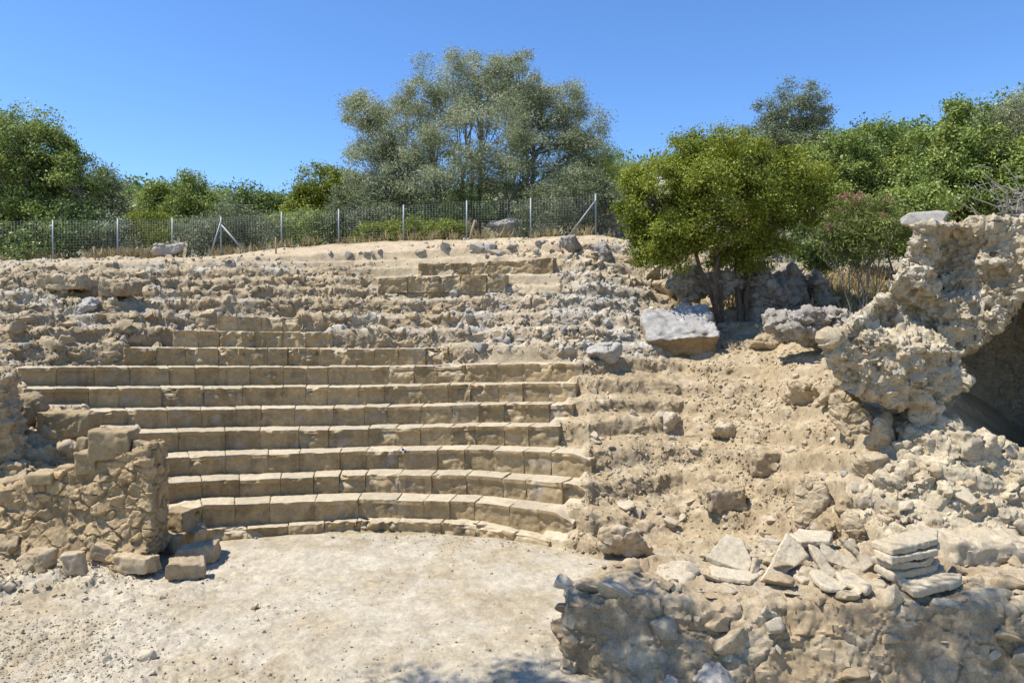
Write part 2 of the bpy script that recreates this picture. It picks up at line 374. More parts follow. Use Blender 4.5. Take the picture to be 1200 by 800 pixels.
def terrain_base(px, Y):
    """px, Y: 2-D arrays; returns base z, seat mask, steepness"""
    Yk, Zk = col_profile(px[0])
    P3 = np.stack([px.ravel()*.012, Y.ravel()*.9, np.zeros(px.size)], 1)
    warp = (fbm(P3, .9, 3, 5)*.32).reshape(px.shape)
    zf = EYE-(np.interp(px, FENCE_PY_X, FENCE_PY_Y)-HY)/F*FY
    z = np.zeros_like(px); seat = np.zeros_like(px)
    warp2 = (fbm(P3, 2.2, 3, 15)*.30).reshape(px.shape)
    for k in range(17):
        yk = Yk[k][None]; zk = Zk[k][None]
        if k < len(SEATS):
            a, b = SEATS[k]; ins = sst(a+1, a+8, px)*(1-sst(b-12, b-3, px))
        else: ins = np.zeros_like(px)
        nxt = Yk[k+1][None] if k < 16 else FY
        soft = sst(690, 730, px)*(1-sst(960, 1010, px))
        gap = np.maximum(nxt-yk, .25)
        w = .10*ins+(1-ins)*(.25+.14*soft)*np.minimum(gap, .9)
        off = .22*ins+(1-ins)*(warp+warp2*.7)*np.minimum(gap/.65, 1)*(.26+.40*soft)
        t = sst(0, 1, (Y-yk-off)/w)
        zt = zk-.03*ins
        # treads of earth slope outwards a little
        lean = (1-ins)*np.clip((Y-yk)/gap, 0, 1)*np.maximum((Zk[min(k+1, 16)][None]-zk), 0)*(.25+.2*soft)
        z = z*(1-t)+(zt+lean)*t
        if k+1 < len(SEATS): a2, b2 = SEATS[k+1]; i2 = sst(a2+1, a2+8, px)*(1-sst(b2-12, b2-3, px))
        else: i2 = np.zeros_like(px)
        seat = np.maximum(seat, ins*((Y > yk-.2) & (Y < nxt-.12+.37*i2)))
    t = np.clip((Y-Yk[16][None])/np.maximum(FY-Yk[16][None], .5), 0, 1)
    z = np.where(t > 0, np.maximum(z*(1-t)+zf*t, 0), z)
    z = z+np.maximum(Y-FY, 0)*.03
    return z, seat
FENCE_PY_X = [p for p, _ in FENCE_PY]; FENCE_PY_Y = [q for _, q in FENCE_PY]
us = np.concatenate([np.linspace(-1.05, -.735, 50), np.arange(-.73, .73, .00165), np.linspace(.735, 1.1, 56)])
Yf = np.concatenate([np.arange(4.2, 7.6, .05), np.arange(7.6, 22, .022), np.arange(22, 29.6, .05)])
Uf, YYf = np.meshgrid(us, Yf); Zf, _ = terrain_base(CX+F*Uf, YYf)
ds = np.sqrt((.5*np.diff(YYf, axis=0))**2+np.diff(Zf, axis=0)**2)/YYf[1:]
ds = np.minimum(ds, .05)
S = np.vstack([np.zeros((1, len(us))), np.cumsum(ds, 0)]); S /= S[-1:]
kern = 9; Sp = np.pad(S, ((0, 0), (kern, kern)), mode='edge'); cs_ = np.cumsum(np.pad(Sp, ((0, 0), (1, 0))), 1); S = (cs_[:, 2*kern+1:]-cs_[:, :-2*kern-1])/(2*kern+1)
nr, nc = 880, len(us)
YY = np.stack([np.interp(np.linspace(0, 1, nr), S[:, j], Yf) for j in range(nc)], 1)
U = np.tile(us, (nr, 1)); PX = CX+F*U
Z0, SEAT = terrain_base(PX, YY)
V = np.stack([(U*YY).ravel(), YY.ravel(), Z0.ravel()], 1)
ii = np.arange(nr*nc).reshape(nr, nc)
TQ = np.stack([ii[:-1, :-1], ii[:-1, 1:], ii[1:, 1:], ii[1:, :-1]], -1).reshape(-1, 4)
px = PX.ravel(); yy = YY.ravel(); seat = SEAT.ravel(); py = HY+(EYE-V[:, 2])*F/yy
# zone masks (0..1)
wob = fbm(V, .8, 4, 41)
pxn = px+wob*40; pyn = py+wob*12
Y0 = np.interp(px, PX[0], col_profile(PX[0])[0][0])
floor = 1-sst(-.15, .1, yy-Y0)
behind = sst(26.2, 27.5, yy)
grey = sst(500, 600, pxn)*(1-sst(745, 800, pxn))*sst(282, 300, pyn)*(1-sst(405, 428, pyn))*(1-floor)
rub = (1-sst(520, 600, pxn))*sst(302, 318, pyn)*(1-sst(430, 445, pyn))*(1-seat)*(1-floor)
earth = sst(640, 668, px+wob*20)*(1-sst(985, 1020, pxn))*sst(405, 425, pyn)*(1-floor)*(1-seat)
rightrock = sst(985, 1030, pxn)*(1-floor)*(1-sst(10.9, 11.4, yy))
gully = sst(780, 830, pxn)*(1-sst(405, 420, pyn))*(1-floor)*(1-rightrock)
leftfill = (1-sst(150, 200, px))*sst(440, 470, py)*(1-floor)*(1-seat)
flatw = sst(430, 445, px)*(1-sst(650, 662, px))*sst(296, 302, py)*(1-sst(340, 350, py)); rub = rub*(1-.75*flatw); grey = grey*(1-.75*flatw)
top = (1-floor)*(1-sst(296, 312, pyn))*(1-sst(730, 770, pxn))
# colours
def C(*a): return np.array(a, np.float32)
col = np.tile(C(.41, .325, .205), (len(V), 1))
def blend(m, c):
    global col
    m = np.clip(m, 0, 1)[:, None]; col = col*(1-m)+c*m
n1 = fbm(V, 1.1, 5, 51); n2 = fbm(V, 3.5, 4, 61)
blend(floor, C(.405, .337, .225)); blend(floor*sst(0, .5, n1), C(.455, .39, .28)); blend(floor*sst(.05, .6, -n1)*.8, C(.37, .295, .185)); blend(floor*sst(.15, .5, n2)*.5, C(.44, .385, .30))
blend(earth, C(.35, .265, .155)); blend(earth*sst(0, .5, n2), C(.40, .315, .20))
blend(rub, C(.34, .262, .158)); blend(rub*sst(.1, .5, n1+n2*.5), C(.37, .325, .25))
blend(grey, C(.37, .30, .205)); blend(grey*sst(-.1, .45, n1+n2*.5), C(.37, .335, .275))
blend(top, C(.44, .34, .215)); blend(gully, C(.36, .275, .165)); blend(rightrock, C(.42, .345, .23)); blend(leftfill, C(.37, .285, .17))
blend(behind, C(.30, .24, .13))
blend(seat*(1-floor), C(.47, .39, .265))
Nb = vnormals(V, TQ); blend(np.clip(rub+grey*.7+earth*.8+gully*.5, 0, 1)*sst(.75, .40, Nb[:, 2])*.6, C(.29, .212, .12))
# left foreground rough bedrock
fg = floor*(1-sst(230, 420, px+wob*120))*sst(655, 690, py+wob*20)
fgr = floor*(1-sst(150, 210, px+wob*60))*sst(648, 668, py)*(1-sst(700, 730, py+wob*25))
V[:, 2] += fgr*(.04+.15*np.maximum(fbm(V, 1.3, 3, 71)+.2, 0))
V[:, 2] += floor*(.045*fbm(V, .55, 3, 81)+.018*fbm(V, 2.5, 3, 82))
# displacement along the smooth normal
Nn = vnormals(V, TQ)
amp_r = np.clip(rub+grey+leftfill*.9+rightrock*.8, 0, 1)
clod = np.clip(earth+gully*.8, 0, 1)
disp = amp_r*.07*fbm(V, 1.7, 4, 91)+clod*.07*fbm(V, 1.7, 5, 92, .55)+top*.05*fbm(V, 1.5, 5, 93)+floor*(.009+.012*fg)*fbm(V, 9, 4, 94)+.004*fbm(V, 22, 3, 95)
act = np.where((amp_r+clod*.8+fgr+fg*.5) > .05)[0]
wv = V[act]+.05*np.stack([fbm(V[act], 4, 2, 7), fbm(V[act], 4, 2, 8), fbm(V[act], 4, 2, 9)], 1)
F1, F2, ID, FA = worley(wv, 2.9, 101, (1, 1, 1.6), True)
st = sst(.0, .16, F2-F1)*(ID > .40)
sel = np.clip(amp_r[act]+.40*clod[act]*(ID > .8)+.6*fgr[act]+.22*fg[act]*(ID > .75), 0, 1)
disp[act] += sel*st*np.clip(.015+.075*ID+.10*FA, 0, .12)*(ID > .6)
tintv = np.ones(len(V)); tintv[act] *= 1+sel*(ID-.5)*.35*(st > .1)
G1, G2, GD, GA = worley(wv, 6.8, 131, (1, 1, 1.4), True)
disp[act] += np.clip(amp_r[act]+.6*clod[act]*(GD > .72)+.35*fg[act]*(GD > .75)+.5*fgr[act], 0, 1)*sst(0, .2, G2-G1)*(GD > .35)*np.clip(.005+.022*GD+.04*GA, -.015, .045)
H1, H2, HD, HA = worley(wv, 17., 151, (1, 1, 1.2), True)
disp[act] += np.clip(amp_r[act]+.6*clod[act]+.25*fg[act]+.3*fgr[act], 0, 1)*np.clip(.002+.008*HD+.012*HA, -.006, .014)*(HD > .3)
tintv[act] *= 1+.16*(GD-.5)*sst(0, .2, G2-G1)
disp *= 1-.93*np.clip(seat, 0, 1)
V += Nn*disp[:, None]
col = col*(tintv*(1+.10*fbm(V, 7, 4, 111)))[:, None]; lum = col.mean(1, keepdims=True); col = (lum+(col-lum)*.90)*(1+(np.array([1.10, 1.105, 1.07])-1)*(1-.5*floor[:, None]))
grit = (floor*.5+clod*.6+top*.5)*sst(.25, .5, fbm(V, 28, 2, 112)); col = col*(1-.22*grit[:, None]); pal = floor*sst(.2, .45, fbm(V, 2.2, 4, 113)); col = col*(1-.35*pal[:, None])+np.array([.47, .42, .32])*.35*pal[:, None]
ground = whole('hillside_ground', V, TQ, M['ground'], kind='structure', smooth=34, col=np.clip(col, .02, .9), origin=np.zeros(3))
TV = V.reshape(nr, nc, 3); V_ground = V.copy(); col_ground = np.clip(col, .02, .9)
def ground_z(x, y):
    x = np.atleast_1d(np.asarray(x, float)); y = np.atleast_1d(np.asarray(y, float))
    j = np.rint(np.interp(x/y, us, np.arange(nc))).astype(int); out = np.empty(len(x))
    for q in range(len(x)):
        i = int(round(float(np.interp(y[q], YY[:, j[q]], np.arange(nr))))); out[q] = TV[i, j[q], 2]
    return out
def ground_hit(px_, py_):
    """first ground point seen along a photo ray"""
    j = int(round(float(np.interp((px_-CX)/F, us, np.arange(nc)))))
    c = TV[:, j]; pp = HY+(EYE-c[:, 2])*F/c[:, 1]
    k = np.where(pp <= py_)[0]
    return c[k[0]] if len(k) else c[-1]
# the wider ground out to the horizon, below and around the modelled slope
def big_ground():
    xs = np.concatenate([np.linspace(-900, -60, 25), np.linspace(-55, 55, 56), np.linspace(60, 900, 25)])
    ys = np.concatenate([np.linspace(-600, -20, 16), np.linspace(-15, 60, 39), np.linspace(66, 900, 34)])
    X, Y = np.meshgrid(xs, ys); n = X.shape
    P = np.stack([X.ravel(), Y.ravel(), np.zeros(X.size)], 1)
    up = np.interp(P[:, 1], [4, 8, 12, 20, 26.9, 29.4, 40, 120, 900], [-.35, -.35, -.35, 2., 5.0, 5.6, 7, 9, 9.5])
    lat = np.interp(np.abs(P[:, 0]), [30, 90], [1, .6]); P[:, 2] = up*lat
    i = np.arange(X.size).reshape(n)
    q = np.stack([i[:-1, :-1], i[:-1, 1:], i[1:, 1:], i[1:, :-1]], -1).reshape(-1, 4)
    whole('ground', P, q, M['ground'], kind='structure', col=np.tile(C(.33, .27, .16), (len(P), 1)), origin=np.zeros(3))
big_ground()

# ------------------------------------------------------------------ seating rows
def mkblock(th0, th1, r0, depth, zb0, zb1, zt0, zt1, seed, lip=.05, worn=.02, split_end=0):
    r = np.random.default_rng(seed)
    L = (th1-th0)*r0
    nx = max(8, int(L/.026)); ny = 9; nz = 17
    T, Q = grid_box(nx, ny, nz)
    # denser towards front and edges; round the edges
    s = T.copy(); s[:, 1] = s[:, 1]**1.8; s[:, 0] = .5+.5*np.sign(s[:, 0]-.5)*np.abs(2*s[:, 0]-1)**.8
    c = s-.5
    gap = .001+.003*r.random()
    th = th0+(th1-th0)*s[:, 0]
    rr = r0+depth*s[:, 1]
    base = zb0+(zb1-zb0)*s[:, 0]; topz = zt0+(zt1-zt0)*s[:, 0]
    zz = base+(topz-base)*s[:, 2]
    # nosing: upper band stands out over the face
    h = s[:, 2]*(topz-base); H = topz-base
    edge = sst(.105, .07, H-h)
    P0 = np.stack([ACX+rr*np.sin(th), ACY+rr*np.cos(th), zz], 1)
    nz1 = fbm(P0, 3.2, 4, seed % 97); nz2 = fbm(P0, 11, 3, seed % 89+3)
    lipn = lip*(.72+.42*nz1+.25*nz2)*r.uniform(.55, 1.2)
    front = (1-s[:, 1])**2
    rr = rr-front*edge*np.maximum(lipn, 0)
    # chips out of the upper front edge
    chip = sst(.15, .55, fbm(P0, 2.6, 3, seed % 71+9))*sst(.4, 1, s[:, 2])*front
    rr += chip*worn*2.2; zz -= chip*sst(.6, 1, s[:, 2])*worn*.9
    # rounded corners at the joints
    ex = np.minimum(s[:, 0], 1-s[:, 0])*L; rnd = np.maximum(0, .014-ex)
    rr += front*rnd*.40*(.6+.8*nz2); zz -= (s[:, 2] > .7)*rnd*.22
    th = th+np.where(s[:, 0] < .5, 1, -1)*(gap*(np.abs(c[:, 0])*2)**3+np.maximum(0, .025-(1-s[:, 2])*H)*.3*(np.abs(c[:, 0])*2)**6)/r0
    rr += (worn*.55*nz2+worn*.75*nz1)*front+r.uniform(-.016, .016)+(s[:, 0]-.5)*r.uniform(-.025, .025)
    zz += (.010*nz1+.006*nz2)*(s[:, 2] > .5)+r.uniform(-.008, .008)*(s[:, 2] > .5)
    P = np.stack([ACX+rr*np.sin(th), ACY+rr*np.cos(th), zz], 1)
    dust_lit = sst(.35, .85, vnormals(P, Q)[:, 2]+.25*nz2+.15*nz1)[:, None]   # treads paler as dusty and sunlit, risers darker as shaded: contrast painted in
    tone = np.array([.365, .272, .148])*(1+.16*nz1[:, None]+r.uniform(-.15, .15))
    rust = sst(.3, .7, fbm(P0, 1.7, 3, 77))[:, None]*.35
    tone = tone*(1-rust)+np.array([.37, .285, .165])*rust
    lich = (sst(.25, .55, fbm(P0, 4.5, 4, 55))*sst(-.1, .4, fbm(P0, .9, 2, 56)))[:, None]*.5; tone = tone*(1-lich)+np.array([.34, .315, .26])*lich
    dark = (sst(.3, .6, fbm(P0*[1, 1, .35], 3.5, 3, 58)))[:, None]*.3; tone = tone*(1-dark*.8)
    return P, Q, tone*(1-dust_lit)+np.array([.47, .395, .27])*dust_lit
ORD = ['first', 'second', 'third', 'fourth', 'fifth', 'sixth', 'seventh', 'eighth', 'ninth', 'tenth', 'eleventh']
SEATLAB = [
 'low worn stone kerb curving along the edge of the pale floor, lowest row',
 'curved sandstone seat row directly above the low kerb at the theatre floor',
 'curved sandstone seat row, second above the low kerb at the floor',
 'curved sandstone seat row, third above the low kerb, tiny checkered marker on it',
 'curved sandstone seat row, fourth above the low kerb, its right end stopping short',
 'curved sandstone seat row whose left end is a big tilted block behind the rubble wall',
 'long sandstone seat row, directly below the topmost of the rows that span the full width',
 'longest sandstone seat row, topmost of those that run the full width below the rubble',
 'shorter sandstone row of rough blocks, second from the top below three small blocks',
 'short row of rough sandstone blocks laid on the longer rows, beneath the three topmost blocks',
 'three rough sandstone blocks in a short row, topmost of the stepped rows at left centre']
Yk_all, Zk_all = col_profile(np.arange(-260, 1500.))
def zk_at(k, p): return np.interp(p, np.arange(-260, 1500.), Zk_all[k])
def theta(px_, r):
    y = arc_Y(px_, r); x = (px_-CX)/F*y
    return math.atan2(x-ACX, y-ACY)
for k, (a, b) in enumerate(SEATS):
    r0 = RK[k]; t0 = theta(a, r0); t1 = theta(b, r0)
    n = max(3, int(round((t1-t0)*r0/(.64 if k else .72))))
    rk = np.random.default_rng(300+k)
    if k == 10: n = 4
    w = rk.uniform(.75, 1.3, n); cuts = t0+(t1-t0)*np.concatenate([[0], np.cumsum(w)/w.sum()])
    mid = .5*(t0+t1)
    root = empty('seat_row', (ACX+r0*math.sin(mid), ACY+r0*math.cos(mid), float(zk_at(k, 430))-.38), SEATLAB[k], 'stone seats', 'stepped stone rows of the theatre')
    def pz(th, kk):
        x = ACX+r0*math.sin(th); y = ACY+r0*math.cos(th); return float(zk_at(kk, CX+F*x/y)) if kk >= 0 else -.03
    for i in range(n):
        a0, a1 = cuts[i], cuts[i+1]
        zt0, zt1 = pz(a0, k), pz(a1, k)
        zb0, zb1 = (pz(a0, k-1)-.05, pz(a1, k-1)-.05)
        if k == 0: zb0 = zb1 = -.12
        rough = 1+(k >= 8)*.8+(k == 0)*.9
        lip = .085 if 1 <= k <= 7 else .02
        dr = 0.
        if k == 2 and i == n-1: dr = .06
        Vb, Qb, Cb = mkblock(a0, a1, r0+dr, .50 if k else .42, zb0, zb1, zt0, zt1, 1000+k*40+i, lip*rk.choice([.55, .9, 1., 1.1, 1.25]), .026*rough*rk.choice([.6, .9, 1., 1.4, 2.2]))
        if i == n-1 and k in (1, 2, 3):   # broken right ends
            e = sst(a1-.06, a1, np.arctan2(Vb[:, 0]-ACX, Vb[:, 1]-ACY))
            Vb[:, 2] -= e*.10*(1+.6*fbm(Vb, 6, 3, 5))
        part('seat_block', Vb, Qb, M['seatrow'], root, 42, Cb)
# ------------------------------------------------------------------ stones, walls, ruins
def rot(rx, ry, rz):
    return np.array(Matrix.Rotation(rz, 3, 'Z') @ Matrix.Rotation(ry, 3, 'Y') @ Matrix.Rotation(rx, 3, 'X'))
def block_verts(dims, seed, wear=.02, res=.026, rough=1.):
    r = np.random.default_rng(seed); d = np.array(dims, float)
    n = [int(np.clip(x/res, 5, 34)) for x in d]
    T, Q = grid_box(*n); c = (T-.5)*2
    # squeeze lattice to the edges, then round them
    c = np.sign(c)*np.abs(c)**.75
    P = c*d/2
    skew = r.uniform(-.06, .06, (3, 3)); P = P+P@skew*(np.abs(c).max(1, keepdims=True))
    rad = min(d)*.055+wear*.7
    core = d/2-rad; q = np.clip(P, -core, core); e = P-q; l = np.linalg.norm(e, axis=1, keepdims=True)
    P = q+e/np.maximum(l, 1e-9)*np.minimum(l, rad)
    N = P/(d/2)**2; N /= np.linalg.norm(N, axis=1, keepdims=True)+1e-9
    P = P+N*((wear*1.0*fbm(P+seed*1.7, 4.5, 4, seed % 50)+wear*.55*fbm(P+seed, 15, 3, seed % 31))*rough)[:, None]
    chip = sst(.25, .6, fbm(P+seed*2.3, 2.2, 2, seed % 43)); P *= (1-chip*.07*rough)[:, None]
    return P, Q
def rockv(dims, seed, sub=4, cuts=12, rough=.06, lo=.5, hi=.82):
    V, Fc = rock_verts(sub, seed, cuts, lo, hi, rough, 5)
    V = V/np.abs(V).max(0)*np.array(dims)/2
    return V, Fc
def boulder(name, px_, base, wpx, hpx, mat, label, cat='boulder', group=None, seed=0, Y=None, depth=.85, tilt=(0, 0, 0), kind='rock', sink=.12, cuts=12, wear=.03, rough=.06, tint=None):
    g = ground_hit(px_, base) if Y is None else at(px_, base, Y)
    s = g[1]/F; w, h = wpx*s, hpx*s; d = w*depth
    if kind == 'rock':
        Vv, Fc = rockv((w, d, h*(1+sink)), seed, 4 if wpx > 14 else 3, cuts, rough)
        if wpx >= 28 and rough > .045:
            Vv, Fc = remesh(Vv, Fc, max(.014, w/55), 1); N = vnormals(Vv, Fc); q = .45/max(w, .3); sz = min(1., w/.8)
            F1, F2, ID, FA = worley(Vv+.03*np.stack([fbm(Vv, 5, 2, 7), fbm(Vv, 5, 2, 8), fbm(Vv, 5, 2, 9)], 1)+seed, 4.2*q+1.5, seed, (1, 1, 1.5), True)
            Vv = Vv+N*(sz*(.035*sst(0, .12, F2-F1)*np.clip(ID+1.2*FA, -.3, 1.3)+rough*.6*fbm(Vv+seed, 3.2*q+1, 5, seed)+.012*fbm(Vv+seed, 14, 4, seed+2)))[:, None]
    else: Vv, Fc = block_verts((w, d, h), seed, wear)
    Vv = Vv@rot(*[R(t) for t in tilt]).T
    Vv[:, 2] -= Vv[:, 2].min()+h*sink
    Vv = Vv+np.array([g[0], g[1]+d*.35, g[2]])
    return whole(name, Vv, Fc, mat, label, cat, group, col=tint, smooth=38)

def mass(V, Fc, voxel, amps, seed, stone=2.9, stone_amp=.1, ani=(1, 1, 1.2), cols=None, small=.035, keep=.35, fn=None, smooth=2, jag=0, bed=0, crack=0):
    V, Fc = remesh(V, Fc, voxel, smooth)
    if fn is not None: V = fn(V)
    N = vnormals(V, Fc)
    V0 = V.copy()
    V = V+N*(amps[0]*fbm(V0, 1.1, 3, seed)+amps[1]*fbm(V0, 4.2, 5, seed+3))[:, None]
    wv = V0+.05*np.stack([fbm(V0, 4, 2, seed+7), fbm(V0, 4, 2, seed+8), fbm(V0, 4, 2, seed+9)], 1)
    F1, F2, ID, FA = worley(wv, stone, seed+11, ani, True); G1, G2, GD, GA = worley(wv, stone*2.6, seed+17, ani, True); H1, H2, HD, HA = worley(wv, stone*6.5, seed+23, ani, True)
    st = sst(.0, .15, F2-F1)*(ID > keep); sg = sst(0, .18, G2-G1)*(GD > .35)
    V = V+N*(stone_amp*st*np.clip(.3+.7*ID+1.5*FA, 0, 1.7)+small*sg*np.clip(.3+.6*GD+1.8*GA, -.4, 1.8)+small*.42*np.clip(HD-.3+2.*HA, -.6, 1.4))[:, None]
    if bed: V = V+N*(bed*fbm(wv*np.array([.8, .8, 6.5])+.5*fbm(V0, 1.2, 2, seed+2)[:, None], 1.3, 4, seed+41))[:, None]
    if crack:
        K1, K2, _ = worley(wv, 1.25, seed+51, (1, 1, 1.5)); V = V-N*(crack*(1-sst(.0, .055, K2-K1)))[:, None]
    if jag: V = V+N*(jag*np.abs(fbm(V0, 2.6, 5, seed+31)))[:, None]
    V = V+N*(.006*fbm(V0, 24, 3, seed+5))[:, None]
    if cols is None: return V, Fc, None
    base, stones, alt = [np.array(c) for c in cols]
    n = fbm(V0, 1.3, 4, seed+21)
    c = base[None]*(1-st[:, None]*.75)+stones[None]*(st[:, None]*.75)
    k = np.clip(st*(ID > .72)+sst(.1, .5, n)*.5, 0, 1)[:, None]
    c = c*(1-k*.6)+alt[None]*(k*.6)
    c = c*(1+.22*(ID-.5)*st+.15*(GD-.5)*sg+.12*n)[:, None]
    return V, Fc, np.clip(c, .02, .9)

# --- vault ruin at the right: haunch, arm, roof, far pier and back wall of one broken barrel vault
def pxpoly(pts, Y, dY, back_dx=0.):
    P = np.array([at(a, b, Y) for a, b in pts]); return prism(P, np.array([back_dx, dY, 0]))
mb = MB()
mb.add(*pxpoly([(972, 396), (1004, 372), (1050, 345), (1112, 395), (1132, 448), (1100, 470), (1055, 474), (1003, 455), (976, 425)], 10.95, 2.4, 1.35))
mb.add(*pxpoly([(1040, 352), (1062, 305), (1072, 264), (1130, 262), (1205, 268), (1208, 335), (1152, 398), (1112, 425)], 11.15, 2.6, 1.6))
mb.add(*pxpoly([(1130, 262), (1290, 258), (1292, 300), (1202, 338), (1150, 360)], 11.2, 4.6, 2.6))
mb.add(*pxpoly([(1285, 258), (1420, 270), (1520, 310), (1440, 352), (1380, 325), (1288, 302)], 11.3, 4.6, 2.2))
mb.add(*pxpoly([(1430, 300), (1580, 320), (1580, 640), (1440, 640)], 11.2, 4.6))
mb.add(*prism(np.array([(8.0, 15.3, .6), (16., 15.3, .6), (16., 15.3, 5.7), (9.4, 15.3, 5.7), (8.2, 15.3, 4.6), (8.0, 15.3, 3.)]), np.array([.3, .7, 0])))
mb.add(*prism(np.array([(7.0, 13.2, 1.), (8.9, 15.8, 1.), (8.9, 15.8, 4.9), (7.0, 13.2, 4.6)]), np.array([.6, -.45, 0])))
Vv, Fc = mb.get()
def vault_shape(V):
    # scooped hollows on the broken face, bulging lower lobe
    for (a, b, ra, dep) in [(1128, 300, .34, .42), (1142, 285, .30, .35), (1118, 322, .26, .3), (1040, 368, .30, .50), (1085, 372, .30, .45), (1165, 330, .3, .3), (1010, 455, .3, .12)]:
        c = at(a, b, 11.1); d = np.linalg.norm((V-c)*[1, .55, 1], axis=1); V = V+np.outer(np.exp(-(d/ra)**2)*dep, [0, 1, 0])
    for (a, b, ra, dep) in [(1035, 405, .45, -.25), (1085, 400, .4, -.22), (1110, 280, .3, -.1), (1170, 310, .25, -.12), (1090, 330, .3, -.12)]:
        c = at(a, b, 11.0); d = np.linalg.norm((V-c)*[1, .55, 1], axis=1); V = V+np.outer(np.exp(-(d/ra)**2)*dep, [0, 1, 0])
    return V
Vv, Fc, cc = mass(Vv, Fc, .023, (.10, .085), 501, 4.6, .022, (1, 1, 1.7), ((.41, .34, .225), (.44, .375, .26), (.40, .355, .275)), .026, .5, vault_shape, 3, .06, .028, .03)
pit = sst(.28, .55, fbm(Vv, 5.5, 3, 88))*(Vv[:, 1] < 12.5); Vv = Vv-vnormals(Vv, Fc)*(pit*.07)[:, None]
Vv, Fc, cc = studs(Vv, Fc, cc, 330, (.06, .21), 77, (Vv[:, 1] < 13.) & (Vv[:, 0] < 9.5), ((.43, .365, .25), (.41, .365, .29), (.39, .31, .20)), .30)
whole('vault_ruin', Vv, Fc, M['vcol'], 'overhanging mass of broken rubble vault with dark cave-like chamber beneath', 'ruin', col=cc, smooth=36)
boulder('boulder', 1097, 268, 62, 27, M['grey'], 'smooth grey boulder lying on top of the broken vault', seed=21, Y=11.5, sink=.05, cuts=7, rough=.04)
boulder('boulder', 1156, 270, 44, 17, M['pale'], 'flat cream stone on top of the broken vault, right of the grey boulder', seed=22, Y=11.5, sink=.1)
boulder('boulder', 1203, 272, 36, 24, M['grey'], 'grey boulder on the vault top cut by the right edge of the photo', seed=23, Y=11.5, sink=.1)

# --- rocks under the vault
for (a, b, w, h, m, lab, sd_, tl, kd) in [
  (1036, 531, 40, 54, 'tan', 'upright tan boulder leaning under the left flank of the vault', 31, (0, 14, 20), 'rock'),
  (1031, 566, 40, 38, 'tan', 'rounded tan boulder just below the upright leaning boulder', 32, (10, -10, 0), 'rock'),
  (1056, 489, 36, 20, 'pale', 'knobbly cream rock wedged between the vault foot and the leaning boulder', 33, (0, 5, 0), 'rock'),
  (1134, 536, 32, 30, 'pale', 'blocky cream rock at the lip of the dark chamber', 34, (0, 4, 15), 'block'),
  (1168, 546, 42, 38, 'pale', 'broad cream rock at the lip of the chamber, right of the blocky one', 35, (0, 0, 0), 'rock'),
  (1095, 500, 50, 36, 'pale', 'large cream rock directly beneath the lowest point of the vault', 36, (0, 0, 30), 'rock'),
  (1000, 512, 44, 60, 'tan', 'brown rock filling the shaded recess at the left foot of the vault', 41, (0, -8, 0), 'rock'),
  (1014, 640, 44, 40, 'tan', 'brown crusted rock in the cavity above the leaning slabs', 37, (0, 10, 0), 'rock'),
  (1160, 672, 120, 36, 'pale', 'long flat cream ledge stone at the right edge beside the slab stack', 38, (0, 2, 4), 'block')]:
    boulder('boulder', a, b, w, h, M[m], lab, seed=sd_, tilt=tl, kind=kd, sink=.15, rough=.10, wear=.05)

mb = MB()
for n_, (a, b, Yq, w, h) in enumerate([(1075, 566, 10.25, 95, 60), (1122, 596, 10.0, 110, 60), (1172, 606, 9.95, 105, 60), (1100, 528, 10.55, 80, 50), (1150, 562, 10.35, 90, 50), (1205, 566, 10.3, 90, 60), (1066, 622, 9.9, 80, 60), (1135, 642, 9.8, 120, 50), (1205, 636, 9.8, 110, 60),
                                    (1012, 600, 10.5, 70, 70), (985, 628, 10.65, 70, 60), (1035, 565, 10.5, 60, 50), (960, 640, 10.6, 60, 40), (1250, 600, 10., 110, 90)]):
    Vr, Fr = rockv((w*Yq/F, .9, h*Yq/F), 660+n_, 3, 12, .05); c = at(a, b, Yq+.42)
    mb.add(Vr@rot(.35, 0, .4*math.sin(n_*2.1)).T+c, Fr)
Vv, Fc = mb.get()
Vv, Fc, cc = mass(Vv, Fc, .022, (.07, .06), 671, 2.4, .06, (1, 1, 1.8), ((.40, .325, .21), (.45, .385, .27), (.43, .37, .275)), .03, .45, None, 1, .06, .03, .04)
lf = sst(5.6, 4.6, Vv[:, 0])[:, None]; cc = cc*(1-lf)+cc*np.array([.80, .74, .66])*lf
Vv, Fc, cc = studs(Vv, Fc, cc, 110, (.07, .30), 79, None, ((.44, .375, .26), (.41, .36, .275), (.37, .285, .175)), .28)
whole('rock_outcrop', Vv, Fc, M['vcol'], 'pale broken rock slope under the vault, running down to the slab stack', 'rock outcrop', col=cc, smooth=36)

# --- foreground wall, lower right
top_plan = [(.60, 8.02), (.64, 8.55), (1.5, 9.0), (2.9, 9.75), (8.5, 9.8), (8.5, 7.75), (4.5, 7.8), (2.2, 7.92)]
Vv, Fc = prism(np.array([(x, y, -.35) for x, y in top_plan])[::-1], np.array([0, 0, 1.20]))
def fw_shape(V):
    hi = V[:, 2] > .5
    V = V.copy(); V[:, 2] += sst(.2, .8, V[:, 2])*(.04*fbm(V*[1, 1, 0], 1.4, 3, 77)+.07*sst(1.4, .6, V[:, 0])*-1)
    V[:, 1] -= np.clip(.86-V[:, 2], 0, 1.2)*.42*sst(8.6, 8.0, V[:, 1])*sst(.6, 1.5, V[:, 0])
    return V
Vv, Fc, cc = mass(Vv, Fc, .021, (.05, .03), 601, 2.6, .018, (1, 1, 1.35), ((.33, .25, .15), (.385, .31, .20), (.36, .305, .22)), .016, .6, fw_shape, 3, .05, .015, .03)
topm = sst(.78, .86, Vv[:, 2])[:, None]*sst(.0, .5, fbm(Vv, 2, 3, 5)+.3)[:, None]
cc = cc*(1-topm*.7)+np.array([.42, .35, .235])*topm*.7
